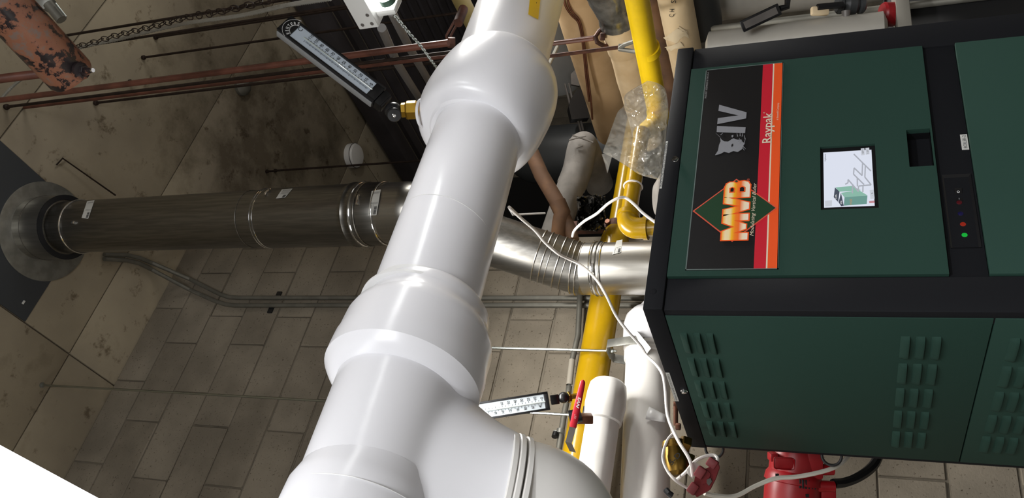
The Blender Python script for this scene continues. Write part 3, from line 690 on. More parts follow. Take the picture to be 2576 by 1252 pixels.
# tee: run, flared branch to the lower right, merged into one smooth jacket
bd_ = (V((0, .5, -.87)) + AU * -.0).normalized()
TB = ax(-.375) + DN * .027
mb = MB()
mb.lathe(ax(-.19) - LD * .006, -AU, [(0, .105), (.02, .1135), (.26, .1135), (.28, .1135)], 48)
bt = AU.cross(bd_).normalized(); ba = bd_.cross(bt).normalized(); rows = []
for t_, a_, b_ in ((-.03, .10, .06), (0, .235, .100), (.05, .232, .108), (.10, .205, .112), (.14, .178, .116), (.175, .155, .122), (.20, .143, .129), (.225, .136, .136)):
    rows.append([TB + bd_ * t_ + ba * (a_ * math.cos(x)) + bt * (b_ * math.sin(x)) for x in [2 * PI * i / 48 for i in range(48)]])
mb.rings(rows)
tee = mb.build('tee_jacket', M_pvc, wp, angle=60)
def remesh(ob, vox, it):
    md = ob.modifiers.new('r', 'REMESH'); md.mode = 'VOXEL'; md.voxel_size = vox; md.use_smooth_shade = True
    sm = ob.modifiers.new('s', 'SMOOTH'); sm.factor = .6; sm.iterations = it
    bpy.context.view_layer.update()
    dg = bpy.context.evaluated_depsgraph_get(); me = bpy.data.meshes.new_from_object(ob.evaluated_get(dg)); old = ob.data
    ob.modifiers.clear(); ob.data = me
    for p in me.polygons: p.use_smooth = True
remesh(tee, .0065, 24)
prof = [(.0, .105), (.004, .112), (.02, .1155), (.035, .120), (.05, .1245), (.09, .125), (.16, .127), (.30, .13), (.9, .13)]
MB().lathe(ax(-.402) - LD * .009, -(AU - LD * .05).normalized(), prof, 56).build('collar', M_pvc, wp)
seam(-.470, .1256, .05, .0009, 'seam', M_tape, .009)
rim = TB + bd_ * .202
for k, (o, r) in enumerate(((0, .1355), (.012, .1365), (.026, .135))):
    MB().lathe(rim + bd_ * o, bd_, [(0, r - .003), (.002, r), (.009, r), (.011, r - .004)], 56).build('rim_band', M_pvc2, wp)
MB().lathe(rim + bd_ * .034, bd_, [(0, .128), (.004, .118), (.012, .104), (.03, .098), (.04, .104), (.055, .100)], 56).build('neck', M_pvc2, wp)
# elbow after the branch, turning away to the left
side = (DN * 1.0 + FW * .3); side = (side - bd_ * side.dot(bd_)).normalized()
c0 = rim + bd_ * .06 - side * .03; Rb = .07; pts = [c0 - bd_ * .03]
for i in range(13):
    a = PI / 2 * i / 12
    pts.append(c0 + side * Rb * (1 - math.cos(a)) + bd_ * Rb * math.sin(a))
pts.append(pts[-1] + side * .9)
MB().tube(pts, .104, 48).build('elbow', M_pvc2, wp)
# loose tape flap on the collar
Pf = onY(1150, 770, 1.09)
mb = MB(); q = [at(1146, 765, 1.465), at(1172, 776, 1.462), at(1183, 822, 1.45), at(1158, 795, 1.44)]
mb.prism(q, (.001, -.001, 0)); mb.build('tape_flap', flat('clear_tape', 'a8a8ab', 0, .2), wp)
# yellow marker near the top of the picture
def on_pipe(px, py, r):
    d = ray(px, py).normalized(); o = EYE - A0; dp = d - AU * d.dot(AU); op = o - AU * o.dot(AU)
    a = dp.dot(dp); b = 2 * dp.dot(op); c = op.dot(op) - r * r; s = (-b - math.sqrt(max(b * b - 4 * a * c, 0))) / (2 * a); return EYE + d * s
cor = [(1335, -25), (1362, -25), (1354, 49), (1329, 36)]
mb = MB(); N = 6; rows = []
for i in range(N + 1):
    f = i / N; a = (cor[0][0] + (cor[3][0] - cor[0][0]) * f, cor[0][1] + (cor[3][1] - cor[0][1]) * f); b = (cor[1][0] + (cor[2][0] - cor[1][0]) * f, cor[1][1] + (cor[2][1] - cor[1][1]) * f)
    rows.append([on_pipe(a[0] + (b[0] - a[0]) * g / 4, a[1] + (b[1] - a[1]) * g / 4, .1262) for g in range(5)])
mb.rings(rows, False, False, close=False); mk = mb.build('marker', flat('marker_yellow', 'e8c010'), wp, 'yellow pipe marker with black lettering')
p0 = on_pipe(1350, 9, .1266); nn = (EYE - p0).normalized(); xd = (on_pipe(1350, -10, .1266) - p0).normalized(); yd = nn.cross(xd)
text('marker_text', 'S', p0, xd, yd, .011, M_ink, mk, bold=.02)
# ================================================================== stainless flue
FL = thing('flue_pipe', (1.575, 2.205, 1.75), 'stainless steel flue pipe rising behind the boiler to a collar in the ceiling', 'flue')
XL, YL, XU, YU = 1.575, 2.205, 1.662, 1.965
def zpx(x, y, X, Y): p = onY(x, y, Y); q = onX(x, y, X); return (p.z + q.z) / 2
rl, ru = .090, .111
zb, zt = zpx(1458, 672, XL, YL), zpx(1030, 540, XU, YU)
B0, B1 = V((XL, YL, zb)), V((XU, YU, zt)); sd = (B1 - B0).normalized(); SLn = (B1 - B0).length
def zl(px): return zpx(px, 673, XL, YL)
def zu(px): 
    return zpx(px, 541 + (964 - px) * .033, XU, YU)
MB().lathe((XL, YL, 1.72), UZ, [(0, rl), (zb - .02 - 1.72, rl)], 48).build('pipe_section', M_steel, FL)
def ring(c, n, r, th=.003, nm='bead', m=None): return MB().torus(c, n, r, th, 48, 8).build(nm, m or M_chrome, FL)
def lband(c, n, r, h, nm='lock_band', m=None):
    return MB().lathe(V(c) - V(n) * h / 2, n, [(0, r), (.001, r + .002), (h * .2, r + .002), (h * .28, r + .0055), (h * .4, r + .002), (h * .6, r + .002), (h * .72, r + .0055), (h * .8, r + .002), (h - .001, r + .002), (h, r)], 48).build(nm, m or M_steel, FL)
for px in (1524, 1498): ring((XL, YL, zl(px)), UZ, rl + .001, .0022)
lband((XL, YL, zl(1508)), UZ, rl, .034)
MB().obox((XL - .052, YL - .078, zl(1508)), (UX - UY * .6, UY + UX * .6, UZ), (.032, .010, .010), .002).build('band_bolt', M_chrome, FL)
MB().lathe(B0 + sd * -.02, sd, [(0, rl), (SLn + .04, rl + .003)], 48).build('pipe_section', M_steel_d, FL)
MB().sphere(B0, rl + .0005, None, (1, 1, 1), 40, 20).build('elbow', M_steel_d, FL)
MB().sphere(B1, ru, None, (1, 1, 1), 40, 20).build('elbow', M_steel, FL)
MB().lathe(B1 - sd * .10, sd, [(0, rl + .002), (.05, ru - .002), (.1, ru)], 48).build('adapter', M_steel, FL)
for t in (.0, .018, .05, .075, .105, .125, .15): ring(B0 + sd * t + (sd - UZ) * 0, (sd * .6 + UZ * .4 if t < .03 else sd), rl + .0015, .0028 if t not in (.05, .105) else .0018, 'bead', M_steel)
MB().lathe((XU, YU, zt + .0), UZ, [(0, ru), (zu(975) - zt, ru)], 56).build('pipe_section', M_steel, FL)
MB().lathe((XU, YU, zu(975)), UZ, [(0, ru + .003), (.002, ru + .004), (zu(930) - zu(975), ru + .004), (zu(676) - zu(975), ru + .004), (zu(674) - zu(975), ru)], 56).build('pipe_section', M_steel_d, FL)
MB().lathe((XU, YU, zu(676)), UZ, [(0, ru), (zu(205) - zu(676), ru + .001), (zu(170) - zu(676), ru + .001), (zu(150) - zu(676), ru - .004)], 56).build('pipe_section', M_steel_d, FL)
ring((XU, YU, zu(975)), UZ, ru + .004, .003); ring((XU, YU, zu(922)), UZ, ru + .006, .004); ring((XU, YU, zu(932)), UZ, ru + .006, .003, 'bead', M_steel_d)
lband((XU, YU, zu(910)), UZ, ru + .004, .07, 'lock_band', M_steel_d)
for px in (682, 676): ring((XU, YU, zu(px)), UZ, ru + .003, .0028)
ring((XU, YU, zu(206)), UZ, ru + .003, .0034)
ring((XU, YU, zu(640)), UZ, ru + .001, .0014, 'bead', M_steel_d)
def on_cyl(px, py, X, Y, r):
    d = ray(px, py); o = EYE - V((X, Y, 0)); a = d.x ** 2 + d.y ** 2; b = 2 * (d.x * o.x + d.y * o.y); c = o.x ** 2 + o.y ** 2 - r * r
    s = (-b - math.sqrt(max(b * b - 4 * a * c, 0))) / (2 * a); return EYE + d * s
def wrap_label(c, nm, r, txt, lab):
    """paper label wrapped round the flue; c = four pixels, top-left, top-right, bottom-right, bottom-left"""
    rows = []; N = 5
    for i in range(N + 1):
        f = i / N; a = [c[0][k] + (c[3][k] - c[0][k]) * f for k in (0, 1)]; b = [c[1][k] + (c[2][k] - c[1][k]) * f for k in (0, 1)]
        rows.append([on_cyl(a[0] + (b[0] - a[0]) * g / 3, a[1] + (b[1] - a[1]) * g / 3, XU if r > .1 else XL, YU if r > .1 else YL, r) for g in range(4)])
    o = MB(); o.rings(rows, False, False, close=False); o = o.build(nm, M_label, FL, lab)
    def P(u, v):   # u along the label upwards in the world's right-hand reading direction, v up
        a = [c[3][k] + (c[0][k] - c[3][k]) * u for k in (0, 1)]; b = [c[2][k] + (c[1][k] - c[2][k]) * u for k in (0, 1)]
        return on_cyl(a[0] + (b[0] - a[0]) * (1 - v), a[1] + (b[1] - a[1]) * (1 - v), XU if r > .1 else XL, YU if r > .1 else YL, r + .0008)
    if txt:
        xd = P(.4, .5) - P(.05, .5); yd = P(.2, .9) - P(.2, .1)
        text('label_text', txt, P(.06, .72), xd, yd, yd.length * .2, M_ink, o, xd.length * 1.0)
        text('label_text', 'DIRECT VENT', P(.06, .5), xd, yd, yd.length * .1, M_inkg, o, xd.length * 1.1)
    # bar code near the lower end
    rnd = random.Random(5); mb = MB(); u = .04
    while u < .36:
        w_ = rnd.choice((.008, .014, .02)); a0, a1, a2, a3 = P(u, .12), P(u + w_, .12), P(u + w_, .42), P(u, .42)
        nrm = (EYE - a0).normalized() * .0003; mb.prism([a0, a1, a2, a3], nrm); u += w_ + rnd.choice((.008, .014))
    o2 = mb.build('bar_code', M_ink, o, flatshade=True); o2['kind'] = 'stuff'
    mb = MB()
    for j in range(9):
        v = .1 + j * .085; a0, a1, a2, a3 = P(.45, v), P(.93, v), P(.93, v + .03), P(.45, v + .03); mb.prism([a0, a1, a2, a3], (EYE - a0).normalized() * .0003)
    o3 = mb.build('small_print', M_inkg, o, flatshade=True); o3['kind'] = 'stuff'
    return o
wrap_label([(935, 480), (958, 476), (947, 541), (925, 542)], 'label', ru + .0052, 'DuraVent', 'white maker label with bar code')
wrap_label([(709, 476), (736, 474), (717, 497), (694, 499)], 'label', ru + .0052, '', 'small paper label')
wrap_label([(219, 506), (238, 503), (222, 550), (205, 548)], 'label', ru + .0025, '', 'small paper label')
wrap_label([(1551, 605), (1566, 602), (1562, 634), (1540, 640)], 'label', rl + .0012, 'DuraVent', 'paper label')
for px, py in ((900, 503), (672, 482)):
    P = on_cyl(px, py, XU, YU, ru + .008); n = V((P.x - XU, P.y - YU, 0)).normalized(); tt = UZ.cross(n)
    mb = MB().obox(P, (tt, UZ, n), (.034, .008, .008), .001); mb.lathe(P - tt * .02, tt, [(0, .004), (.04, .004)], 8); mb.build('band_bolt', M_chrome, FL)
P = on_cyl(185, 560, XU, YU, ru + .004); MB().obox(P, (UX, UY, UZ), (.012, .012, .016), .002).build('band_bolt', M_chrome, FL)
# storm collar at the ceiling
MB().lathe((XU, YU, zu(165)), UZ, [(0, ru + .004), (.001, .139), (zu(121) - zu(165), .141), (zu(120) - zu(165), .138), (H - zu(165) - .004, .138)], 56).build('support_sleeve', M_steel, FL)
ring((XU, YU, zu(121)), UZ, .1405, .0022, 'bead', M_steel_d)
MB().lathe((XU, YU, zu(168)), UZ, [(0, .119), (.002, .141), (.006, .141)], 56, False, False).build('sleeve_rim', M_blacks, FL)
MB().lathe((1.668, 1.995, H - .006), UZ, [(0, .219), (.001, .222), (.005, .222)], 64).build('ceiling_plate', M_galv, FL)
MB().box((1.292, 1.60, H - .0005), (1.85, 2.146, H + .006)).build('backing_sheet', flat('dark_sheet', '3a3d40', 0, .6), FL, 'dark square sheet closing the ceiling opening')
P = onZ(58, 760, H); MB().obox((P.x, P.y, H - .003), (UX, UY, UZ), (.016, .008, .004)).build('screw_cap', M_lampw, FL)
# ================================================================== large thermometer on the coupling
def thermometer(name, label, bot, top, dist, width, tilt, stem, brass, scale_pts, small=False):
    """bot/top: pixel ends of the face's middle line; dist: distance along the view; stem: pixels of the knuckle and neck"""
    Pb, Pt = at(*bot, dist), at(*top, dist); u = (Pt - Pb).normalized(); L = (Pt - Pb).length
    mid = (Pb + Pt) / 2; c = (EYE - mid).normalized(); c = (c - u * c.dot(u)).normalized()
    wv = u.cross(c)                                     # across the face, to the upper right in the picture
    n = (c * math.cos(tilt) + wv * math.sin(tilt)).normalized(); xv = (wv * math.cos(tilt) - c * math.sin(tilt)).normalized()
    W = width; D = .026
    t = thing(name, Pb - u * .03, label, 'thermometer')
    def F(a, b, k=0): return Pb + u * (L * a) + xv * (W * b) + n * k        # a along (0 low .. 1 high), b across (-.5 .. .5)
    MB().obox(F(.5, 0, -D / 2), (u, xv, n), (L, W, D), .003).build('case', M_blackp if small else M_blacks, t)
    if not small:
        MB().obox(F(.5, -.5, -D * .5) - xv * .001, (u, xv, n), (L * .985, .003, D * .8), .001).build('side_rail', flat('rail_grey', '8d8f90', 0, .35), t)
    a0, a1 = (.085, .885) if not small else (.06, .94)
    sp_ = MB().obox(F((a0 + a1) / 2, 0, .0004), (u, xv, n), (L * (a1 - a0), W * .76, .001)).build('scale_plate', flat('scale_blue' + name, 'b9c4cf' if not small else 'c9d2d8', 0, .4), t)
    for b0, b1 in ((-.5, -.38), (.385, .5)):
        MB().obox(F(.5, (b0 + b1) / 2, .002), (u, xv, n), (L, W * (b1 - b0), .004), .001).build('bezel', M_blackp, t)
    for q0, q1 in ((0, a0), (a1, 1)): MB().obox(F((q0 + q1) / 2, 0, .002), (u, xv, n), (L * (q1 - q0), W * .76, .004), .001).build('bezel', M_blackp, t)
    MB().lathe(F(a0 - .01, -.02, .0035), u, [(0, .0022), (L * (a1 - a0) * .88, .0022), (L * (a1 - a0) * .9, .001)], 8).build('glass_tube', flat('tube_glass' + name, 'aeb6b4', 0, .1), t)
    lo, hi = scale_pts; mb = MB(); k = 0
    n_big = 12
    for i in range(0, 2 * n_big - 1):
        a = lo + (hi - lo) * i / (2 * n_big - 2); l = .10 if i % 2 == 0 else .07
        mb.obox(F(a, .035 + l / 2, .0012), (u, xv, n), (.0009, W * l, .0002))
        mb.obox(F(a + .012, -.075 - l / 2, .0012), (u, xv, n), (.0009, W * l, .0002))
    if not small:
        for i in range(0, 111):
            a = lo + (hi - lo) * i / 110; mb.obox(F(a, -.11, .0012), (u, xv, n), (.0005, W * .07, .0002))
    tk = mb.build('tick_marks', M_ink, sp_, flatshade=True); tk['kind'] = 'stuff'
    hgt = W * .15
    for i in range(12):
        a = lo + (hi - lo) * i / 11
        if small and i > 6: break
        text('scale_number', str(i * 10), F(a, .15, .0012) - u * hgt * .5, xv, u, hgt, M_ink, sp_, W * (.09 if i == 0 else .16 if i < 10 else .215), bold=.01)
        if small: text('scale_number', str(40 + 20 * i), F(lo + (hi - lo) * (i * 1.12 + .4) / 11, -.30, .0012) - u * hgt * .5, xv, u, hgt, M_ink, sp_, W * .15, bold=.01)
    if not small:
        text('scale_unit', 'C', F(.845, .14, .0012), xv, u, W * .2, M_ink, sp_)
        # maker's name on an arc
        for i, ch in enumerate('WINTERS'):
            th = math.radians(62 - i * 20.7); cc = F(.865, 0, .0046); p = cc - xv * (W * .32 * math.sin(th)) + u * (W * .34 * math.cos(th))
            r_ = (xv * math.cos(th) + u * math.sin(th)); q_ = (u * math.cos(th) - xv * math.sin(th))
            text('maker_letter', ch, p, r_, q_, W * .17, M_white_i, t, W * .095 if ch != 'I' else W * .03, align='CENTER', bold=.015)
        prev = None; mb = MB()
        for rr in (.33, .66):
            arc = [F(.865, 0, .0047) - xv * (W * rr * .9 * math.sin(x)) + u * (W * rr * math.cos(x)) for x in [math.radians(a) for a in range(-72, 73, 12)]]
            mb.tube(arc, .0005, 4)
        mb.build('maker_arc', M_white_i, t)
    return t, F, u, xv, n
th, F, u, xv, n = thermometer('thermometer', 'long black industrial thermometer standing off the white pipe coupling', (955, 240), (714, 57), 2.0, .0545, .5, None, None, (.115, .755))
P1, P2, P3, P4, P5 = at(962, 258, 2.0), at(988, 277, 1.995), at(1014, 279, 2.0), at(1055, 277, 2.0), at(1080, 279, 2.0)
mb = MB().obox(F(-.035, -.02, -.013), (u, xv, n), (.028, .04, .026), .002); mb.obox(F(-.035, -.02, -.013), (u, xv, n), (.018, .044, .03), .001); mb.build('stem_block', M_blackp, th)
hub = at(990, 279, 2.0); hx = (P4 - P3).normalized()
MB().sphere(hub, .022, None, (1, 1, 1)).build('swivel', M_blacks, th)
kn = (EYE - hub).normalized(); kn = (kn + DN * .35).normalized()
kc = at(991, 288, 1.985)
MB().lathe(kc - kn * .006, kn, [(0, .0165), (.003, .0180), (.010, .0180), (.012, .016), (.0125, .0155), (.013, .0075)], 32).build('knob', M_blackp, th)
MB().lathe(kc + kn * .006, kn, [(0, .0055), (.003, .0048), (.004, .003)], 14).build('knob_screw', M_chrome, th)
MB().lathe(hub, hx, [(0, .013), (.024, .013)], 24).build('neck', M_blacks, th)
hexprof(at(1009, 277, 2.0), hx, .0185, .012, MB()).build('jam_nut', M_brass, th, angle=20)
hexprof(at(1021, 277, 2.0), hx, .0235, .028, MB()).build('hex_union', M_brass, th, angle=20)
MB().lathe(at(1046, 277, 2.0), hx, [(0, .019), (.03, .019)], 24).build('union_body', M_brass, th)
hexprof(at(1058, 278, 2.005), hx, .020, .018, MB()).build('copper_bush', M_copper, th, angle=20)
MB().torus(at(1061, 285, 2.0), hx * .9 + RT * .1 + (EYE - hub).normalized() * .3, .033, .0036, 36, 10).build('escutcheon_ring', M_pvc, th)
# ================================================================== conduits, rods and hangers on the block wall
def wallpt(px, py, off=.02):
    p = onY(px, py, YW - off)
    return p if p.z < H - off else onZ(px, py, H - off)
def simple(name, label, cat, group=None, loc=None): return thing(name, loc, label, cat, group)
cd1 = MB().tube([wallpt(*p) for p in ((1640, 750), (900, 748.6), (600, 748.6), (575, 747), (554, 740), (478, 702), (382, 661), (350, 648), (318, 641), (262, 640))], .0105, 12).build('conduit', M_galv_d)
tag(cd1, 'upper of two thin steel conduits running up the block wall and bending under the flue', 'conduit', 'twin conduits')
cd2 = MB().tube([wallpt(*p) for p in ((1640, 768), (900, 767), (590, 768), (566, 765), (541, 757), (478, 729), (382, 678), (350, 662), (318, 655), (262, 651))], .0105, 12).build('conduit', M_galv_d)
tag(cd2, 'lower of two thin steel conduits running up the block wall, strapped at its side', 'conduit', 'twin conduits')
for px, py, o in ((700, 743, cd1), (682, 777, cd2)):
    P = wallpt(px, py, .006); MB().box((P.x - .022, P.y - .004, P.z - .013), (P.x + .022, P.y + .004, P.z + .013), .001).build('strap', M_blacks, o)
cd3 = thing('conduit_run', onY(1440, 920, 2.66), 'single steel conduit running level along the block wall above the yellow pipe', 'conduit')
MB().tube([onY(*p, 2.665) for p in ((1470, 700), (1459, 743), (1454, 844), (1437, 916), (1430, 988), (1419, 1042), (1408, 1113), (1388, 1252))], .0115, 14).build('tube', M_galv_d, cd3)
for px, py in ((1455, 741),): MB().lathe(onY(px, py - 8, 2.66), UX, [(0, .016), (.05, .016)], 16).build('coupling', M_galv_d, cd3)
P = onY(1410, 1085, 2.655); mb = MB().lathe(P - UX * .008, UX, [(0, .0155), (.016, .0155)], 14); mb.obox(P + V((0, .02, .02)), (UX, UY, UZ), (.016, .03, .02), .002); mb.build('strap', M_galv, cd3)
P = onY(1398, 1088, 2.65); mb = MB().lathe(P, -UX + -UY * .3, [(0, .011), (.02, .011)], 12); mb.build('strap_clip', M_rubber, cd3)
P0, P1 = onY(1439, 905, 2.65), onY(1432, 968, 2.65); MB().lathe(P0, P1 - P0, [(0, .0122), ((P1 - P0).length, .0122)], 14, False, False).build('printed_sleeve', flat('faded_print', 'a9a294', 0, .5), cd3)
def rod(name, label, x, y, z0, z1, r, m, par=None, group=None):
    o = MB().lathe((x, y, z0), UZ, [(0, r), (z1 - z0, r)], 8).build(name, m, par)
    if par is None: tag(o, label, 'rod', group)
    return o
# white pipe at the wall (nearer the boiler) with clevis and rod
PB = at(1621, 1050, 2.62)
def axpt(P, px_y, guess):          # point on the X-parallel line through P whose pixel row is px_y
    lo, hi = P.x - 1.6, P.x + 1.6
    for _ in range(50):
        m_ = (lo + hi) / 2; q = V((m_, P.y, P.z)) - EYE; yy = 626 + FPX * q.dot(DN) / q.dot(FW)
        if yy > px_y: lo = m_
        else: hi = m_
    return V((lo, P.y, P.z))
def pxof(P): q = V(P) - EYE; dd = q.dot(FW); return (1288 + FPX * q.dot(RT) / dd, 626 + FPX * q.dot(DN) / dd, dd)
Rb_ = .0745
wpb = thing('return_pipe', PB, 'white jacketed pipe running behind the boiler top, with loose tape flaps and a hanger', 'pipe')
e1 = at(1619.5, 1400, 2.33); e0 = at(1631, 845, 2.80); bx = (e0 - e1).normalized(); bL = (e0 - e1).length
def bpt(yy):
    k = [e1 + bx * (bL * i / 200) for i in range(230)]; return min(k, key=lambda p: abs(pxof(p)[1] - yy))
MB().lathe(e1 - bx * 1.2, bx, [(0, Rb_), (bL + 1.2, Rb_)], 40).build('pipe_section', M_pvc2, wpb)
mb = MB(); mb.lathe(bpt(882), bx, [(0, Rb_ - .002), (.004, Rb_ + .008), (.03, Rb_ + .012), (.10, Rb_ + .012), (.13, Rb_ + .006), (.155, Rb_ - .012), (.17, Rb_ - .035), (.175, .01)], 40); mb.build('jacket_end', M_pvc, wpb)
q_ = bpt(882) + bx * .09
MB().tube([q_, q_ + bx * .07 - UZ * .05, q_ + bx * .11 - UZ * .14, q_ + bx * .12 - UZ * .5], Rb_ + .003, 36).build('elbow', M_pvc, wpb)
for yy in (893, 906): MB().lathe(bpt(yy), bx, [(0, Rb_ + .001), (.003, Rb_ + .006), (.016, Rb_ + .006), (.02, Rb_ + .001)], 40).build('jacket_band', M_pvc2, wpb)
def on_any(px, py, P, r):          # front of the X-parallel cylinder through P
    d = ray(px, py); oy, oz = EYE.y - P.y, EYE.z - P.z; a = d.y ** 2 + d.z ** 2; b = 2 * (d.y * oy + d.z * oz); c = oy * oy + oz * oz - r * r
    s = (-b - math.sqrt(max(b * b - 4 * a * c, 0))) / (2 * a); return EYE + d * s
def flap(quad, lift, par, m=M_tape, P=PB, r=Rb_):
    q = [on_ray_cyl(x, y, e1, bx, r + k) for (x, y), k in zip(quad, lift)]
    mb = MB(); N = 4; rows = []
    for i in range(N + 1):
        f = i / N; a = q[0].lerp(q[3], f); b = q[1].lerp(q[2], f); k = .006 * math.sin(PI * f)
        rows.append([a.lerp(b, g / 3) - UY * k for g in range(4)])
    mb.rings(rows, False, False, close=False); o = mb.build('tape_flap', m, par); s = o.modifiers.new('s', 'SOLIDIFY'); s.thickness = .0012; return o
def on_ray_cyl(px, py, P, u, r):
    d = ray(px, py); o = EYE - P; dp = d - u * d.dot(u); op = o - u * o.dot(u); a = dp.dot(dp); b = 2 * dp.dot(op); c = op.dot(op) - r * r
    return EYE + d * ((-b - math.sqrt(max(b * b - 4 * a * c, 0))) / (2 * a))
flap([(1592, 836), (1601, 831), (1637, 877), (1624, 893)], (.004, .03, .035, .004), wpb); flap([(1601, 831), (1612, 846), (1638, 876), (1624, 892)], (.012, .03, .04, .004), wpb)
flap([(1633, 1023), (1676, 1044), (1673, 1062), (1624, 1054)], (.003, .022, .026, .004), wpb)
PB = bpt(886); X_, Y_ = PB.x, PB.y
hg = thing('pipe_hanger', V((X_, Y_, PB.z + .1)), 'galvanised clevis hanger on a zinc rod holding the white pipe by the boiler', 'hanger')
rod('rod', '', X_, Y_, PB.z + Rb_ + .035, onY(1120, 886, Y_).z, .0048, M_zinc, hg)
mb = MB()
for s in (-1, 1):
    rows = [V((X_, Y_ + s * .012, PB.z + Rb_ + .062)), V((X_, Y_ + s * .05, PB.z + Rb_ + .055)), V((X_, Y_ + s * (Rb_ + .004), PB.z + Rb_ * .5)), V((X_, Y_ + s * (Rb_ + .004), PB.z))]
    for a, b in zip(rows, rows[1:]): mb.obox((a + b) / 2, (UX, (b - a), UX.cross(b - a)), (.032, (b - a).length + .004, .004), .001)
mb.obox((X_, Y_, PB.z + Rb_ + .062), (UX, UY, UZ), (.032, .06, .004), .001); mb.build('clevis', M_galv, hg)
hexprof((X_, Y_, PB.z + Rb_ + .045), UZ, .009, .010, MB()).build('nut', M_zinc, hg)
# second white pipe with the lever valve
PC = at(1507, 1120, 2.45); Rc = .052
c0_ = axpt(PC, 966, 0); c1_ = axpt(PC, 1420, 0)
wpc = thing('supply_pipe', c0_, 'white wrapped pipe end with a lever valve and thermometer in front of the yellow pipe', 'pipe')
MB().lathe(c1_ - UX * 1.2, UX, [(0, Rc), ((c0_ - c1_).length + 1.15, Rc)], 40).build('pipe_section', M_pvc2, wpc)
mb = MB(); mb.lathe(c0_ - UX * .135, UX, [(0, Rc), (.004, Rc + .006), (.06, Rc + .012), (.10, Rc + .010), (.128, Rc + .006), (.138, Rc - .002), (.139, .01)], 40); vb = mb.build('valve_jacket', M_pvc2, wpc)
vs = at(1471, 1052, 2.37)
MB().obox(vs, (RT, DN, FW), (.045, .024, .05), .003).build('valve_neck', M_copper, wpc)
MB().lathe(at(1462, 1045, 2.36), -RT + DN * .2, [(0, .022), (.035, .022)], 20).build('stem_housing', M_blacks, wpc)
lv = thing('valve_lever', at(1450, 1060, 2.33), 'red vinyl gripped steel lever handle of the ball valve', 'valve handle')
g0, g1 = at(1467, 955, 2.31), at(1441, 1074, 2.33); gu = (g1 - g0).normalized(); gn = (EYE - g0).normalized(); gx = gu.cross(gn).normalized()
mb = MB(); rows = []
for t_, w_ in ((0, .002), (.004, .0065), (.010, .0082), (.03, .0088), (.08, .0102), ((g1 - g0).length, .0105)):
    c = g0 + gu * t_; rows.append([c + gx * (w_ * math.cos(a) * (1 if abs(math.cos(a)) < .99 else 1)) + gn * (min(w_, .0045) * math.sin(a)) for a in [2 * PI * i / 16 for i in range(16)]])
mb.rings(rows); grip = mb.build('grip', M_redv, lv)
pts = [g1 - gu * .01, at(1432, 1108, 2.335), at(1430, 1112, 2.335), at(1441, 1136, 2.36)]
mb = MB(); rows = []
for p in pts: rows.append([p + gx * .0095 + gn * .002, p - gx * .0095 + gn * .002, p - gx * .0095 - gn * .002, p + gx * .0095 - gn * .002])
mb.rings(rows); mb.build('lever_bar', M_grey, lv)
text('grip_mark', 'NVS', at(1452, 1026, 2.322) + gn * .006, -gu, gn.cross(-gu), .0085, M_white_i, grip, .034, bold=.03, shear=.3, valign='CENTER')
text('grip_mark', '½"', at(1446, 1052, 2.325) + gn * .006, -gu, gn.cross(-gu), .006, M_white_i, grip, .012, valign='CENTER')
# small thermometer on that pipe, its rod behind
th2, F2, u2, x2, n2 = thermometer('pipe_thermometer', 'small black thermometer with white scale partly hidden behind the big white pipe', (1381, 1007), (1190, 1037), 2.35, .053, .0, None, None, (.09, 1.05), True)
J = [at(1386, 1006, 2.36), at(1408, 1001, 2.36), at(1427, 999, 2.37), at(1441, 998, 2.38)]
jx = (J[3] - J[0]).normalized()
MB().obox(J[0] + jx * .012, (jx, x2, n2), (.026, .028, .026), .002).build('stem_block', M_blackp, th2)
mb = MB().sphere(J[1] + jx * .012, .0165); mb.lathe(J[1] + jx * .012, jx, [(0, .012), (.022, .0115)], 20); mb.build('swivel', M_blackp, th2)
hexprof(J[2] + jx * .001, jx, .017, .009, MB()).build('hex_union', M_brass_o, th2, angle=20)
MB().lathe(J[2] + jx * .01, jx, [(0, .008), (.02, .008)], 14).build('nipple', M_brass, th2)
hg2 = thing('rod_hanger', onY(1475, 1062, 2.376), 'zinc rod from the ceiling down to a dark bracket under the red lever', 'hanger')
zq = onY(1470, 1061.5, 2.376).z
rod('rod', '', 1.106, 2.376, zq, H, .0048, M_zinc, hg2)
mb = MB().obox((1.106, 2.376, zq - .02), (UX, UY, UZ), (.05, .05, .05), .003); mb.prism([V((1.06, 2.36, zq - .01)), V((1.06, 2.36, zq - .07)), V((1.1, 2.36, zq - .07)), V((1.13, 2.36, zq - .01))], (0, .03, 0)); mb.build('bracket', M_blacks, hg2)
mb = MB(); p = onZ(105, 968, H); mb.lathe(p - UZ * .004, UZ, [(0, .012), (.004, .012)], 12); mb.build('anchor', M_galv, hg2)
# ================================================================== yellow gas piping
PG = at(1501, 880, 2.92)
Rg = .057
ga = axpt(PG, 610, 0); gb = axpt(PG, 1400, 0)
gm = thing('gas_main', ga, 'thick yellow gas pipe running level along the block wall behind the flue', 'gas pipe')
MB().lathe(gb - UX * 1.2, UX, [(0, Rg), ((ga - gb).length + 1.2, Rg)], 40).build('pipe_section', M_yel, gm)
MB().lathe(ga - UX * .005, UX, [(0, Rg), (.02, Rg - .002), (.06, .046), (.085, .036)], 40).build('reducer', M_yel, gm)
g2 = V((ga.x + .06, ga.y, ga.z)); gc = axpt(PG, 285, 0)
MB().lathe(g2, UX, [(0, .036), ((gc - g2).length, .036)], 32).build('pipe_section', M_yel, gm)
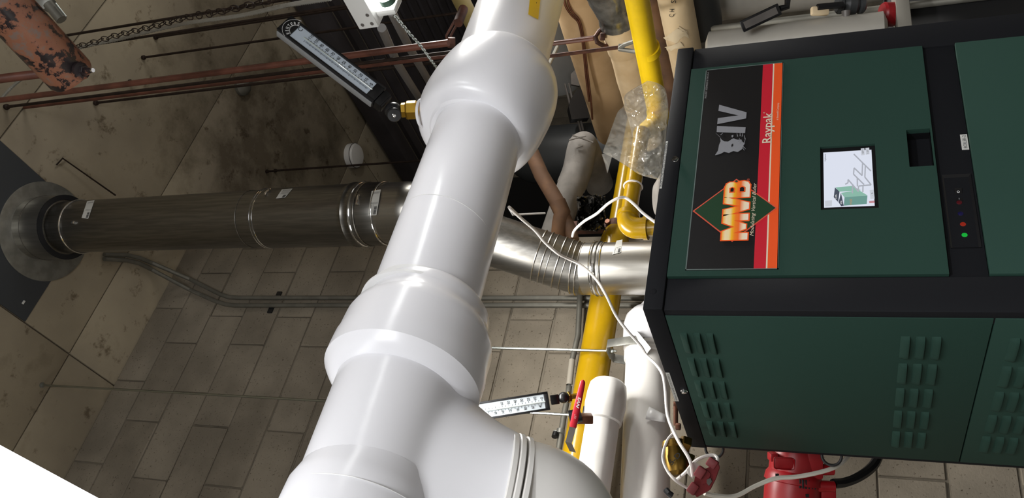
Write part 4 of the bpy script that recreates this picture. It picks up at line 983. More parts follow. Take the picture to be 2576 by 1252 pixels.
# unistrut and strap carrying it
st = thing('strut_bracket', axpt(PG, 573, 0), 'brown rusty strut bracket strapped round the yellow gas main', 'bracket')
sp = axpt(PG, 573, 0)
MB().obox(sp + V((0, -.01, .07)), (UX, UY, UZ), (.041, .041, .24), .004).build('strut', M_rust, st)
MB().lathe(sp - UX * .018, UX, [(0, .044), (.036, .044)], 32).build('strap', M_rust, st)
hexprof(sp + V((.0, -.035, .03)), -UY, .012, .012, MB()).build('bolt', M_copper, st)
# branch down to the boiler
PG2 = at(1590, 485, 2.42); Rg2 = .0245
gbr = thing('gas_branch', PG2, 'thinner yellow gas pipe with an elbow dropping to the boiler top', 'gas pipe')
k0 = axpt(PG2, 575, 0); k1 = axpt(PG2, 330, 0)
MB().lathe(k0 + UX * .03, UX, [(0, Rg2), ((k1 - k0).length - .03, Rg2)], 28).build('pipe_section', M_yel, gbr)
pts = [k0 + UX * .05]
for i in range(9):
    a = PI / 2 * i / 8; pts.append(k0 + UX * .035 * (1 - math.sin(a)) - UZ * .035 * (1 - math.cos(a)))
pts.append(pts[-1] - UZ * .02)
mb = MB().tube(pts, Rg2 + .0065, 28); mb.lathe(k0 + UX * .04, UX, [(0, Rg2 + .009), (.016, Rg2 + .009)], 28); mb.lathe(pts[-1] + UZ * .004, -UZ, [(0, Rg2 + .010), (.012, Rg2 + .010)], 28); mb.build('elbow', M_yel, gbr)
MB().lathe(pts[-1], -UZ, [(0, Rg2), (pts[-1].z - 1.953, Rg2)], 28).build('drop_pipe', M_yel, gbr)
# yellow pipe at upper right, coming over the cabinet
q0, q1, q2 = at(1588, -90, 2.10), at(1640, 200, 2.62), at(1656, 290, 2.78)
gy = thing('gas_riser', q1, 'bright yellow gas pipe crossing the top of the picture beside the stencilled pipe', 'gas pipe')
MB().tube([q0, at(1603, 0, 2.26), q1, q2], .0345, 28).build('pipe_section', M_yel2, gy)
MB().tube([q2 - (q2 - q1).normalized() * .03, at(1655, 300, 2.74), at(1634, 322, 2.66), at(1612, 340, 2.575)], [.037, .037, .03, .026], 28, smooth=4).build('elbow', M_yel2, gy)
qd = (q1 - q0).normalized(); MB().lathe(at(1630, 118, 2.46), (at(1630, 118, 2.46) - at(1622, 90, 2.41)), [(0, .0355), (.028, .0355)], 28).build('strap', M_yel2, gy)
# ================================================================== tan insulated pipes behind
def ypipe(name, px, py, d, R, y0, y1, m, label, cat='pipe', group=None, bulge=0.0):
    P = at(px, py, d); t = thing(name, P, label, cat, group)
    rows = []
    mb = MB(); n = 14; prof = []
    for i in range(n + 1):
        f = i / n; prof.append(((y1 - y0) * f, R * (1 + bulge * (noise.noise(V((f * 5, R * 50, d))) ))))
    prof = [(0, R * .4)] + prof + [((y1 - y0) + R * .35, R * .75), ((y1 - y0) + R * .5, R * .3)]
    mb.lathe(V((P.x, P.y + y0, P.z)), UY, prof, 40); mb.build('jacket', m, t); return t, P
t1, PT1 = ypipe('insulated_header', 1497, 150, 3.55, .098, -.55, .44, M_tan, 'broad tan canvas wrapped pipe with two thin brown tubes along it', bulge=.04)
for k, pl in enumerate((((1418, -10), (1422, 14), (1436, 36), (1452, 52), (1458, 66), (1463, 90), (1468, 130), (1474, 190), (1482, 255)), ((1427, -10), (1430, 10), (1440, 30), (1455, 47), (1462, 64), (1467, 90), (1472, 130), (1479, 190), (1487, 256), (1490, 300)))):
    o = MB().tube([at(x, y, 3.2 + max(0, y) * .0012) for x, y in pl], .0045, 8, smooth=4).build('thin_tube', M_copper); tag(o, ('left' if k == 0 else 'right') + ' one of two thin brown tubes bent along the broad tan pipe', 'tube', 'thin brown tubes')
t2, PT2 = ypipe('wrapped_pipe', 1578, 150, 2.95, .056, -.05, .42, M_tanl, 'pale tan wrapped pipe partly covered in clear film beside the yellow pipe', bulge=.05)
mb = MB(); prof = []
for i in range(19):
    f = i / 18; r = .062 + .028 * (1 if f < .55 else max(0, 1 - (f - .55) * 3)) + .006 * noise.noise(V((f * 14, 3, 1)))
    prof.append((.40 * f, r))
mb.lathe(V((PT2.x, PT2.y - .56, PT2.z)), UY, prof, 36)
for v in mb.bm.verts: v.co += V((noise.noise(v.co * 22), noise.noise(v.co * 22 + V((9, 0, 0))), noise.noise(v.co * 22 + V((0, 9, 0))))) * .006
mb.build('film_wrap', M_foil, t2, 'crumpled clear film over silver insulation', angle=60)
MB().lathe(V((PT2.x, PT2.y - .17, PT2.z)), UY, [(0, .058), (.03, .062), (.12, .060), (.13, .057)], 36).build('canvas_cuff', M_tanl, t2)
t3, PT3 = ypipe('brown_pipe', 1668, 130, 2.95, .034, -.9, .35, M_tand, 'narrow dark brown stained pipe between the yellow pipe and the stencilled pipe', bulge=.08)
t4, PT4 = ypipe('stencilled_pipe', 1712, 70, 2.72, .056, -.9, .22, M_tanl, 'tan canvas pipe with torn paper and stencilled black letters at the cabinet corner', bulge=.02)
def on_y(px, py, P, r):
    d = ray(px, py); ox, oz = EYE.x - P.x, EYE.z - P.z; a = d.x ** 2 + d.z ** 2; b = 2 * (d.x * ox + d.z * oz); c = ox * ox + oz * oz - r * r
    s = (-b - math.sqrt(max(b * b - 4 * a * c, 0))) / (2 * a); return EYE + d * s
for ch, px, py in (('C', 1695, 43), ('.', 1698, 37), ('H', 1696, 30), ('S', 1700, 8)):
    p = on_y(px, py, PT4, .0578); p2 = on_y(px + 1, py - 12, PT4, .0578); xd = p2 - p; nn = (EYE - p).normalized()
    text('stencil_letter', ch, p + nn * .001, xd, nn.cross(xd), .0155, M_ink, t4, .011 if ch != '.' else .003)
for q in (((1668, 95), (1705, 72), (1728, 84), (1700, 110)), ((1672, 118), (1712, 106), (1722, 118), (1680, 128)), ((1706, 66), (1728, 78), (1734, 96), (1722, 92))):
    rows = []
    for i in range(6):
        f = i / 5; rr_ = []
        for j in range(6):
            g_ = j / 5; x = (q[0][0] * (1 - f) + q[1][0] * f) * (1 - g_) + (q[3][0] * (1 - f) + q[2][0] * f) * g_; y = (q[0][1] * (1 - f) + q[1][1] * f) * (1 - g_) + (q[3][1] * (1 - f) + q[2][1] * f) * g_
            rr_.append(on_y(x + 3 * noise.noise(V((x, y, 0)) * .3), y + 3 * noise.noise(V((x, y, 5)) * .3), PT4, .0578 + .0045 * f * abs(noise.noise(V((x, y, 0)) * .12))))
        rows.append(rr_)
    o = MB(); o.rings(rows, False, False, close=False); o.build('torn_paper', flat('torn_paper', 'd2c2a4', 0, .8), t4, 'peeling torn paper')
# dark end cap next to it
P = at(1762, 58, 2.85)
o = thing('duct_end', P, 'dark grey round duct end beside the stencilled pipe', 'duct')
MB().lathe(P - UY * .5, UY, [(0, .07), (.5, .075), (.53, .07), (.54, .03)], 32).build('shell', M_tank, o)
# pale grey duct behind the white pipe's far end
P = at(1392, 140, 4.2); o = thing('grey_duct', P, 'pale grey round duct seen between the white pipe and the tan pipe', 'duct')
MB().lathe(P - UY * .9, UY, [(0, .12), (1.02, .125), (1.08, .11), (1.1, .04)], 40).build('shell', mat('pale_duct', 'a3a3a0', .5, .1, var=.12, vscale=5), o)
# dark tank and grey canvas elbow lower down
P = at(1372, 390, 4.35); o = thing('dark_tank', P, 'dark grey rounded tank under the white pipe coupling', 'tank')
MB().lathe(P - UZ * .55, UZ, [(0, .12), (.02, .15), (.55, .155), (.64, .145), (.71, .105), (.745, .05), (.75, .01)], 40).build('shell', M_tank, o)
yy = MB().obox(on_any(1404, 345, P, .16), (RT, DN, FW), (.018, .06, .004), .001).build('yellow_sticker', flat('sticker_yellow', 'cfc43a'), o)
P = at(1464, 372, 3.45); o = thing('canvas_elbow', P, 'grey canvas wrapped elbow and pipe sloping down behind the flue', 'pipe')
pts = [P + UY * .35 + UX * .05, P + UY * .12 + UX * .05, P + UY * .03, P - UX * .05, P - UX * .12]; 
MB().tube([P + V((.05, .3, .0)), P + V((.03, .05, 0)), P + V((0, 0, 0)), at(1452, 428, 3.42), at(1436, 470, 3.4)], .062, 28, smooth=4).build('elbow_jacket', M_canvas_g, o)
MB().tube([at(1454, 420, 3.42), at(1432, 480, 3.38), at(1392, 600, 3.3)], .058, 28).build('pipe_jacket', M_canvas_g, o)
for a_, b_ in (((1432, 352), (1474, 342)), ((1450, 372), (1466, 366)), ((1440, 340), (1492, 358))): 
    p, q = at(*a_, 3.372), at(*b_, 3.372); MB().tube([p, (p + q) / 2 - FW * .004, q], .0035, 6).build('wrinkle', M_canvas_g, o)
P = at(1400, 470, 3.1); o = thing('brown_bent_pipe', P, 'brown canvas wrapped bent pipe slanting down towards the flue elbow', 'pipe')
MB().tube([at(1338, 385, 3.15), at(1362, 440, 3.1), at(1404, 512, 3.05)], .029, 24).build('jacket', M_brown, o)
MB().tube([at(1402, 508, 3.05), at(1414, 535, 3.04), at(1410, 560, 3.03), at(1407, 600, 3.02)], .032, 24).build('elbow_jacket', M_brown, o)
MB().tube([at(1412, 530, 3.05), at(1432, 575, 3.02), at(1440, 605, 3.0)], .026, 24).build('lower_jacket', M_tand, o)
# black box with dark conduits
P = at(1458, 262, 4.05); o = thing('junction_box', P, 'black electrical box fixed to the far wall beside the tan pipe', 'junction box')
mb = MB(); cs = [(1436, 250), (1452, 222), (1475, 232), (1482, 296), (1438, 300), (1431, 268)]
mb.prism([at(x, y, 4.0) for x, y in cs], FW * .12); mb.build('enclosure', M_blackp, o)
mb = MB(); mb.prism([at(x, y, 4.02) for x, y in ((1437, 212), (1436, 186), (1446, 176), (1460, 200), (1458, 216))], FW * .03); mb.build('bracket', M_grey, o)
for k, pl in enumerate((((1421, 210), (1434, 262)), ((1431, 209), (1440, 250)), ((1453, 298), (1461, 330)), ((1460, 298), (1467, 328)))):
    MB().tube([at(*p, 4.08) for p in pl], .006, 8).build('conduit_stub', M_grey, o)
# clevis hangers and red oxide rods
hp = at(1142, 82, 2.35)
o = thing('red_drop_pipe', hp, 'long red oxide rod reaching down to the rusty hanger at the white pipe', 'rod')
xr, yr = hp.x, hp.y
def vline(px, py, d, z_from, z_to, r, m, name, par=None):
    P = at(px, py, d); return MB().lathe((P.x, P.y, z_from), UZ, [(0, r), (z_to - z_from, r)], 10).build(name, m, par), P
Pd = at(900, 137, 2.35); zlow = zpx(1128, 106, Pd.x, Pd.y)
rr, _ = vline(900, 137, 2.35, zlow, H, .0098, M_rustp, 'rod', o)
cx_ = V((Pd.x, Pd.y, zlow))
mb = MB(); cpx = [(1128, 108), (1124, 92), (1150, 40), (1162, 28)]
mb.tube([at(1126, 112, 2.34), at(1123, 90, 2.33), at(1146, 48, 2.32)], .004, 8); mb.tube([at(1140, 112, 2.4), at(1134, 90, 2.38), at(1156, 50, 2.36)], .004, 8); mb.build('clevis', M_rust, o)
MB().tube([at(1152, 58, 2.32), at(1166, 22, 2.36)], .014, 14).build('clamp', M_rust, o)
hexprof(at(1126, 107, 2.33), RT, .016, .022, MB()).build('nut', M_rust, o)
P = at(1160, 0, 2.5); o = thing('short_tan_pipe', P, 'short olive tan pipe held by the rusty clamp behind the white pipe', 'pipe')
MB().tube([at(1140, -40, 2.4), at(1165, 10, 2.48), at(1195, 70, 2.58)], .026, 24).build('jacket', mat('olive_jacket', '8f7f4c', .6, var=.3, vscale=9), o)
RODS = ((14, 269, .0062), (390, 94, .0062), (359, 145, .0058), (239, 259, .0062), (670, 431, .0055), (691, 429, .0055), (325, 205, .005))
desc = ('dark rusty ceiling rod ending nearest the left edge of the picture', 'dark ceiling rod just below the braided cable', 'second dark ceiling rod below the braided cable', 'dark ceiling rod running close beside the longest lower rod',
        'upper of two faint rods right of the dark stain near the flue', 'lower of two faint rods right of the dark stain near the flue', 'short dark rod tucked against the red oxide rod')
for (px, py, r), L_, zl_ in zip(RODS, desc, (2.5, 2.5, 2.5, 2.9, 2.6, 2.6, 3.6)):
    P = onZ(px, py, H - .002); mb = MB().lathe(P, -UZ, [(0, r * 2), (.012, r * 2), (.014, r), (H - zl_, r)], 8); o = mb.build('ceiling_rod', M_rod); tag(o, L_, 'rod', 'rusty ceiling rods')
# thick red pair passing behind the thermometer
for px, py, d, r, L_, z1, zl in ((760, 186, 3.0, .0068, 'red oxide rod running behind the middle of the thermometer', H, 2.3), (560, 25, 3.3, .006, 'dark rod high in the picture passing behind the thermometer top', H, 2.6), (560, 62, 3.3, .0055, 'dark rod crossing behind the thermometer below another rod', H, 2.6)):
    P = at(px, py, d); o = MB().lathe((P.x, P.y, zl), UZ, [(0, r), (z1 - zl, r)], 8).build('red_rod' if d == 3.0 else 'ceiling_rod', M_rustp if d == 3.0 else M_rod); tag(o, L_, 'rod')
Pq = at(1450, 100, 3.0)
for px, py, px2, py2, d, L_ in ((1380, 110, 1497, 93, 2.9, 'brown rod with a band clamp crossing the tan pipe, the upper of two'), (1375, 142, 1556, 119, 2.75, 'brown rod with a clip on the yellow pipe, the lower of two')):
    a_, b_ = at(px, py, d), at(px2, py2, d - .03)
    o = thing('hanger_rod', b_, L_, 'hanger')
    MB().lathe(b_, a_ - b_, [(0, .0065), ((a_ - b_).length + .35, .0065)], 10).build('rod', M_rust, o)
    if d == 2.9:
        mb = MB(); mb.tube([at(1528, 62, 2.86), at(1508, 78, 2.84), at(1498, 92, 2.83), at(1502, 106, 2.83), at(1520, 116, 2.85), at(1534, 112, 2.87)], .008, 8); mb.build('band_clamp', M_rust, o); hexprof(at(1510, 92, 2.82), RT, .014, .016, MB()).build('nut', M_rust, o)
    else:
        mb = MB(); mb.tube([at(1559, 121, 2.6), at(1572, 112, 2.55), at(1596, 104, 2.5)], .007, 8); mb.tube([at(1559, 124, 2.6), at(1580, 127, 2.55), at(1604, 131, 2.5)], .007, 8); mb.build('clip', M_galv_d, o); hexprof(at(1556, 119, 2.6), RT, .012, .014, MB()).build('nut', M_galv, o)
# ceiling fittings
P = onZ(606, 216, H); o = thing('ceiling_box', P, 'round metal ceiling box near the end of the red rod', 'ceiling fitting')
MB().lathe(P, -UZ, [(0, .06), (.02, .06), (.035, .05), (.05, .03), (.052, .01)], 28).build('cover', M_galv_d, o); MB().lathe(P - UZ * .05 + UX * .03, -UZ, [(0, .008), (.03, .008)], 10).build('stub', M_galv_d, o)
P = onZ(882, 392, H); o = thing('smoke_detector', P, 'pale round detector fixed to the dark end of the ceiling', 'detector')
MB().lathe(P, -UZ, [(0, .09), (.045, .09), (.06, .08), (.065, .05), (.066, .01)], 32).build('body', M_pvc2, o); MB().torus(P - UZ * .045, UZ, .09, .003, 32, 8).build('rim', M_grey, o)
P = onZ(138, 415, H); 
p2 = onZ(275, 492, H)
tag(MB().tube([P - UZ * .01, P - UZ * .02 + UX * .04, p2 - UZ * .04], .004, 6).build('ceiling_wire', M_rod), 'thin dark wire slanting from the ceiling to the flue top', 'wire')
# braided cable and jack chain to the lamp
cab = [(-20, 275), (40, 210), (130, 150), (190, 123), (300, 98), (450, 62), (600, 40), (720, 14), (830, -4)]
pts = catmull([at(x, y, 3.2 - .0016 * max(0, x)) for x, y in cab], 40)
acc = 0; rows_r = []; mb = MB(); x_ = None
pp = [pts[0]]
for p in pts[1:]:
    if (p - pp[-1]).length > .0045: pp.append(p)
mb.tube(pp, [(.0066 if i % 2 else .0050) for i in range(len(pp))], 7); o = mb.build('braided_cable', M_braid); tag(o, 'braided metal cable crossing the ceiling from the orange pipe to the lamp', 'cable')
def chain(name, pl, d0, d1, step, m, label):
    pts = catmull([at(x, y, d0 + (d1 - d0) * i / (len(pl) - 1)) for i, (x, y) in enumerate(pl)], 60); t = thing(name, pts[0], label, 'chain'); last = pts[0]; k = 0; me = None
    for p in pts[1:]:
        if (p - last).length >= step:
            c = (p + last) / 2; u_ = (p - last).normalized(); s_ = frame(u_)[0 if k % 2 else 1]
            loop = [c + u_ * (step * .66 * math.cos(a)) + s_ * (step * .3 * math.sin(a)) for a in [2 * PI * i / 10 for i in range(11)]]
            MB().tube(loop, .0016, 5, False).build('link', m, t); last = p; k += 1
    return t
chain('jack_chain', [(40, 124), (185, 118), (290, 90), (380, 68), (470, 44), (560, 28), (700, -4)], 3.0, 2.0, .034, M_rod, 'dark jack chain hanging beside the braided cable under the ceiling')
chain('ball_chain', [(992, 38), (1030, 84), (1060, 118), (1085, 153), (1102, 176)], 1.82, 2.2, .012, M_zinc, 'bright metal chain trailing from the lamp end down behind the white pipe')
o = MB().tube([at(1402, 118, 3.6), at(1380, 165, 3.5), at(1362, 240, 3.4), at(1350, 300, 3.4)], .0085, 8).build('flexible_cable', M_braid); tag(o, 'ribbed flexible conduit between the white pipe and the tan pipe', 'cable')
for k, pl in enumerate((((960, 70), (1000, 160), (1060, 255)), ((985, 30), (1030, 120), (1085, 215)))):
    o = MB().tube([at(*pl[0], 2.6), at(*pl[1], 3.0), at(*pl[2], 3.5)], .015, 12).build('ceiling_conduit', M_gcond); tag(o, 'grey conduit running from the lamp end to the brass union' if k == 0 else 'grey conduit running from the lamp tube to the white coupling', 'conduit')
# two thin white strips in the dark gap, bright by their colour
o = MB(); o.tube([at(1279, 522, 2.9), at(1290, 541, 2.9)], .0025, 6); o.tube([at(1289, 540, 2.9), at(1371, 536, 3.0)], .0035, 6); o = o.build('bright_strip', flat('strip_white', 'e8e8e8', 0, .3)); tag(o, 'thin bright strip in the dark gap beside the flue', 'wire')
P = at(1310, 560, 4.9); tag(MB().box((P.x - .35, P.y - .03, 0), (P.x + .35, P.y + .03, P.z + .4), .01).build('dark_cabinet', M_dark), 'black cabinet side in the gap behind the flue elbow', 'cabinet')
# ================================================================== orange pipe end at the upper left
o0, o1 = at(192, 205, 1.95), at(-60, -35, 1.75)
oy = UY; Ro = .056
op = thing('sprinkler_pipe', o0, 'stub of peeling orange painted pipe with a plug and bleed nipple', 'pipe')
Pn = at(184, 196, 1.95)
MB().lathe(Pn, -UY, [(0, Ro - .012), (.004, Ro - .003), (.012, Ro), (1.4, Ro)], 48).build('pipe_section', M_peel, op)
bc = at(208, 178, 1.90); bn = (at(240, 176, 1.88) - bc).normalized()
MB().lathe(bc - bn * .01, bn, [(0, .021), (.008, .020), (.012, .013)], 24).build('boss', M_peel, op)
hexprof(bc, bn, .013, .012, MB()).build('plug', M_peel, op, angle=20)
MB().lathe(bc + bn * .01, bn, [(0, .0075), (.016, .007), (.022, .0055)], 14).build('nipple', M_peel, op); MB().lathe(bc + bn * .03, bn, [(0, .0055), (.007, .005)], 10).build('nipple_tip', M_chrome, op)
P = at(30, 196, 2.2); tag(MB().tube([at(-60, 206, 2.25), at(40, 193, 2.25), at(170, 178, 2.27)], .0125, 14).build('orange_branch_pipe', M_rustp), 'thin orange pipe passing behind the orange pipe stub at the left edge', 'pipe')
P = at(6, 140, 2.5); tag(MB().lathe(at(20, 60, 2.6), -UY, [(0, .05), (.01, .058), (.9, .058)], 32).build('red_pipe', M_red), 'dark red pipe behind the orange stub at the upper left corner', 'pipe')
s_ = thing('sprinkler_bracket', at(130, 10, 2.3), 'pale metal bracket hanging beside the orange pipe at the top', 'bracket')
MB().obox(at(112, 2, 2.3), ((at(130, 20, 2.3) - at(100, -10, 2.3)), (RT - DN), FW), (.05, .04, .03), .006).build('bracket_body', M_galv, s_)
MB().tube([at(122, 10, 2.28), at(155, 50, 2.28)], .015, 14).build('barrel', M_galv_d, s_); MB().tube([at(140, 8, 2.27), at(167, 42, 2.27)], .002, 6).build('pin', M_zinc, s_)
# ================================================================== behind the right-hand side of the cabinet
def vpipe(name, px, py, d, R, z0, z1, m, label, cat='pipe'):
    P = at(px, py, d); o = MB().lathe((P.x, P.y, z0), UZ, [(0, R * .6), (.01, R), (z1 - z0 - .01, R), (z1 - z0, R * .6)], 36).build(name, m); tag(o, label, cat); return o, P
zt1 = at(1784, 95, 2.35).z; zb1 = at(2226, 55, 2.35).z
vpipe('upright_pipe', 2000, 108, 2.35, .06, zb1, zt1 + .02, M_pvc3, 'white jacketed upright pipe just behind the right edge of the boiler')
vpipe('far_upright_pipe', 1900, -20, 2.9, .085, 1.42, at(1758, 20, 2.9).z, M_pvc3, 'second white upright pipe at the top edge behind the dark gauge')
vpipe('bare_upright_tube', 1900, 60, 2.6, .011, 0.0, at(1783, 75, 2.6).z, M_galv_d, 'thin bare metal tube between the two white upright pipes', 'tube')
P0, P1 = at(1865, 68, 2.3), at(1962, 22, 2.3); uu = (P1 - P0).normalized(); o = thing('dark_gauge', P1, 'unlit black straight thermometer leaning above the boiler corner', 'thermometer')
nn = (EYE - P0).normalized(); MB().obox((P0 + P1) / 2, (uu, nn.cross(uu), nn), ((P1 - P0).length, .034, .02), .003).build('case', M_blackp, o); MB().obox((P0 + P1) / 2 + nn * .0105, (uu, nn.cross(uu), nn), ((P1 - P0).length * .84, .020, .002)).build('scale_plate', M_grey, o)
MB().tube([P1, at(1980, 17, 2.3), at(1982, -10, 2.3)], .009, 12).build('stem', M_blackp, o)
o = thing('gate_valve', at(2120, 20, 2.3), 'dark iron valve with a lever on the white upright pipe', 'valve')
mb = MB().lathe(at(2104, 12, 2.32), RT, [(0, .02), (.006, .026), (.014, .026), (.018, .02), (.03, .03), (.05, .03), (.062, .02), (.066, .026), (.074, .026), (.08, .02)], 24); mb.build('body', M_tank, o); MB().tube([at(2056, 18, 2.28), at(2120, 12, 2.28)], .009, 10).build('lever', M_blackp, o); MB().lathe(at(2128, 28, 2.28), DN, [(0, .012), (.02, .010)], 14).build('stem', M_grey, o)
MB().obox(at(2062, 28, 2.29), (RT, DN, FW), (.05, .025, .02), .006).build('jacket_scrap', M_tanl, o)
o = thing('red_fitting', at(2236, 34, 2.3), 'dark red pipe fitting beside the grey post at the top edge', 'fitting')
MB().lathe(at(2218, 36, 2.3), RT, [(0, .03), (.006, .034), (.034, .034), (.04, .03)], 24).build('body', M_red, o)
MB().obox(at(2236, 57, 2.3), (RT, DN, FW), (.036, .012, .03), .003).build('flange', M_galv, o)
P = at(2272, 20, 2.25); o = thing('grey_post', P, 'grey concrete ledge between the red fitting and the black cabinet', 'post')
MB().obox((P.x + .2, P.y + .05, P.z), (UX, UY, UZ), (.7, .1, .036), .004).build('ledge', M_wallp, o)
P = at(2400, 10, 2.3); o = thing('neighbour_boiler', (2.3, 1.8, 0), 'black cabinet of the next boiler at the upper right corner', 'boiler')
MB().box((1.84, 1.75, 0.0), (2.6, 2.4, P.z + .15), .004).build('cabinet', M_dark, o)
# ================================================================== pump, brass valve, red handle and cables lower down
pm = thing('pump_motor', at(2000, 1200, 2.05), 'red finned pump motor below the louvred side of the boiler', 'pump')
D_ = 2.1
pa, pb_ = at(2008, 1080, D_), at(1985, 1300, D_ - .03); pu = (pb_ - pa).normalized(); pL = (pb_ - pa).length
pw = dep(1, 1) 
R_ = 62 * D_ / FPX
MB().lathe(pa, pu, [(0, R_ * .9), (.01, R_ * .97), (pL * .48, R_ * .98), (pL * .52, R_ * 1.08), (pL * .56, R_ * 1.10), (pL * .60, R_ * 1.12), (pL * .61, R_ * 1.04), (pL * .72, R_ * 1.07), (pL, R_ * 1.02), (pL + .10, R_ * 1.0), (pL + .12, R_ * .8), (pL + .125, R_ * .2)], 40).build('motor_shell', M_red, pm)
MB().obox(at(2040, 1160, D_ - .04), (RT, DN, FW), (.045, .08, .06), .008).build('terminal_box', M_red, pm)
for px, py in ((2076, 1180), (2078, 1222)):
    P = at(px - 24, py, D_ - .05); MB().lathe(P, RT + DN * .02, [(0, .015), (.03, .014), (.044, .0135), (.045, .010)], 16).build('cable_boss', M_red, pm)
MB().obox(at(2078, 1242, D_ - .03), (RT, DN, FW), (.04, .05, .04), .006).build('foot', M_red, pm)
MB().obox(at(1944, 1148, D_ - .035), (RT, DN, FW), (.02, .02, .03), .003).build('lug', M_red, pm)
for k in range(6):
    MB().obox(at(2012 + k * 7.5, 1216 + k * .6, D_ - .088 + abs(k - 1) * .004), (RT + DN * .1, DN, FW), (.0036, .022, .006), .0008).build('vent_slot', M_dark, pm)
for k, (px, py) in enumerate(((1955, 1195), (2030, 1246))): MB().obox(at(px, py, D_ - .086), (RT, DN, FW), (.008, .008, .004)).build('vent_hole', M_dark, pm)
P = at(1972, 1165, D_ - .068); MB().obox(P, (RT + DN * .05, DN, FW), (.052, .03, .004), .006).build('name_plate', M_red, pm)
bv = thing('brass_valve', at(1710, 1145, 1.95), 'aged brass valve with pen marks and a dull red cross handle beside the white pipe', 'valve')
q0, q1 = at(1672, 1170, 1.98), at(1728, 1118, 1.98); qu = (q1 - q0).normalized()
va = at(1694, 1106, 1.98); vb2 = at(1706, 1196, 1.94); vu = (vb2 - va).normalized(); vL = (vb2 - va).length
MB().lathe(va, vu, [(0, .022), (.004, .028), (.016, .030), (.02, .026), (vL * .35, .027), (vL * .5, .0285), (vL * .72, .028), (vL * .9, .026), (vL, .014)], 32).build('body', M_brass_o, bv)
hexprof(at(1712, 1112, 1.97), RT * .8 + DN * .3, .02, .022, MB()).build('hex_end', M_brass_o, bv, angle=20); hexprof(at(1722, 1152, 1.96), RT * .8 + DN * .3, .017, .02, MB()).build('bonnet', M_brass_o, bv, angle=20)
p = at(1690, 1170, 1.915); text('pen_mark', '5-D', p, (at(1712, 1146, 1.91) - p), ((EYE - p).normalized()).cross(at(1712, 1146, 1.91) - p), .011, M_ink, bv, .034, bold=.02)
hq = lambda x, y, d: at(1650 + x / 4.293, 1050 + y / 4.293, d)
hu = (hq(640, 460, 1.85) - hq(400, 820, 1.85)).normalized(); hn = (FW * 1.0 + RT * .45 + DN * .2).normalized(); hn = (hn - hu * hn.dot(hu)).normalized(); hv = hu.cross(hn)
mb = MB()
for cx_, cy_, w_, h_, dz in ((392, 765, 95, 120, 0.0), (470, 592, 100, 120, -.006), (598, 492, 110, 100, .008)):
    mb.obox(hq(cx_ + 12, cy_, 1.85 + dz), (hu, hv, hn), (h_ * .00021, w_ * .00021, .024), .003)
mb.prism([hq(x, y, 1.846) for x, y in ((420, 640), (505, 560), (560, 540), (672, 500), (682, 540), (640, 660), (582, 776), (545, 800), (440, 858), (395, 800))], hn * .016)
hd = mb.build('handle', M_redd, bv, 'dull red cast cross handle', angle=25)
MB().prism([hq(x, y, 1.8405) for x, y in ((500, 585), (560, 575), (590, 610), (560, 700), (500, 720), (470, 680))], hn * .014).build('hub', M_redd, hd)
MB().prism([hq(x, y, 1.8385) for x, y in ((548, 668), (590, 652), (604, 690), (572, 735), (548, 708))], hn * .01).build('hub_nut', M_grey, hd)
def cable(name, pl, r, m, label, d=None, cat='cable', sm=6):
    pts = [at(p[0], p[1], p[2] if len(p) > 2 else d) for p in pl]
    o = MB().tube(pts, r, 8, smooth=sm).build(name, m); return tag(o, label, cat)
cable('white_cord', [(1281, 521, 1.95), (1310, 548, 2.1), (1345, 578, 2.2), (1372, 610, 2.28), (1402, 636, 2.30), (1428, 650, 2.33), (1462, 667, 2.33), (1498, 700, 2.30), (1525, 742, 2.27), (1548, 790, 2.27), (1575, 828, 2.26), (1612, 870, 2.25), (1626, 893, 2.24), (1652, 918, 2.2), (1668, 945, 2.16), (1674, 985, 2.12), (1680, 1046, 2.02), (1704, 1104, 1.93), (1735, 1156, 1.88), (1743, 1198, 1.87)], .0042, M_cord, 'long white cord falling from the big pipe past the flue to the red handle')
cable('tie_cord', [(1440, 594, 2.55), (1446, 578, 2.5), (1470, 556, 2.45), (1500, 538, 2.4), (1530, 512, 2.35), (1556, 498, 2.33), (1575, 498, 2.33), (1598, 516, 2.3), (1618, 536, 2.28), (1650, 560, 2.25)], .0042, M_cord, 'thin white cord looped over the yellow gas branch')
pts = [k0 + UX * .16 + V((0, math.cos(a), math.sin(a))) * (Rg2 + .003) for a in [2 * PI * i / 20 for i in range(21)]]
o = MB().tube(pts, .0028, 6, False).build('cord_tie', M_cord); tag(o, 'loop of white cord tied round the yellow gas branch', 'cord')
cable('sensor_cord', [(1694, 1089, 1.97), (1680, 1105, 1.96), (1670, 1130, 1.95), (1668, 1156, 1.94), (1680, 1185, 1.92), (1700, 1208, 1.9), (1728, 1226, 1.9), (1750, 1236, 1.9)], .0035, M_cord, 'white cord looping round the brass valve')
cable('handle_cord', [(1702, 1206, 1.93), (1724, 1188, 1.9), (1746, 1162, 1.9), (1768, 1149, 1.9), (1792, 1144, 1.9), (1804, 1150, 1.89), (1805, 1160, 1.88)], .004, M_cord, 'white cord arching behind the red cross handle')
o = MB(); o.prism([at(x, y, 1.885) for x, y in ((1728, 1180), (1744, 1161), (1761, 1170), (1748, 1186), (1742, 1204), (1730, 1192))], FW * .004); o = o.build('paper_tag', M_label); tag(o, 'small white tag beside the red cross handle', 'tag')
cable('motor_cable', [(1772, 1240, 1.87), (1800, 1246, 1.88), (1850, 1247, 1.9), (1900, 1222, 1.92), (1950, 1203, 1.93), (2000, 1199, 1.94), (2046, 1191, 1.95), (2090, 1179, 1.97), (2118, 1164, 2.0), (2140, 1140, 2.04)], .0052, M_cordr, 'round white printed cable running across the red motor')
mb = MB()
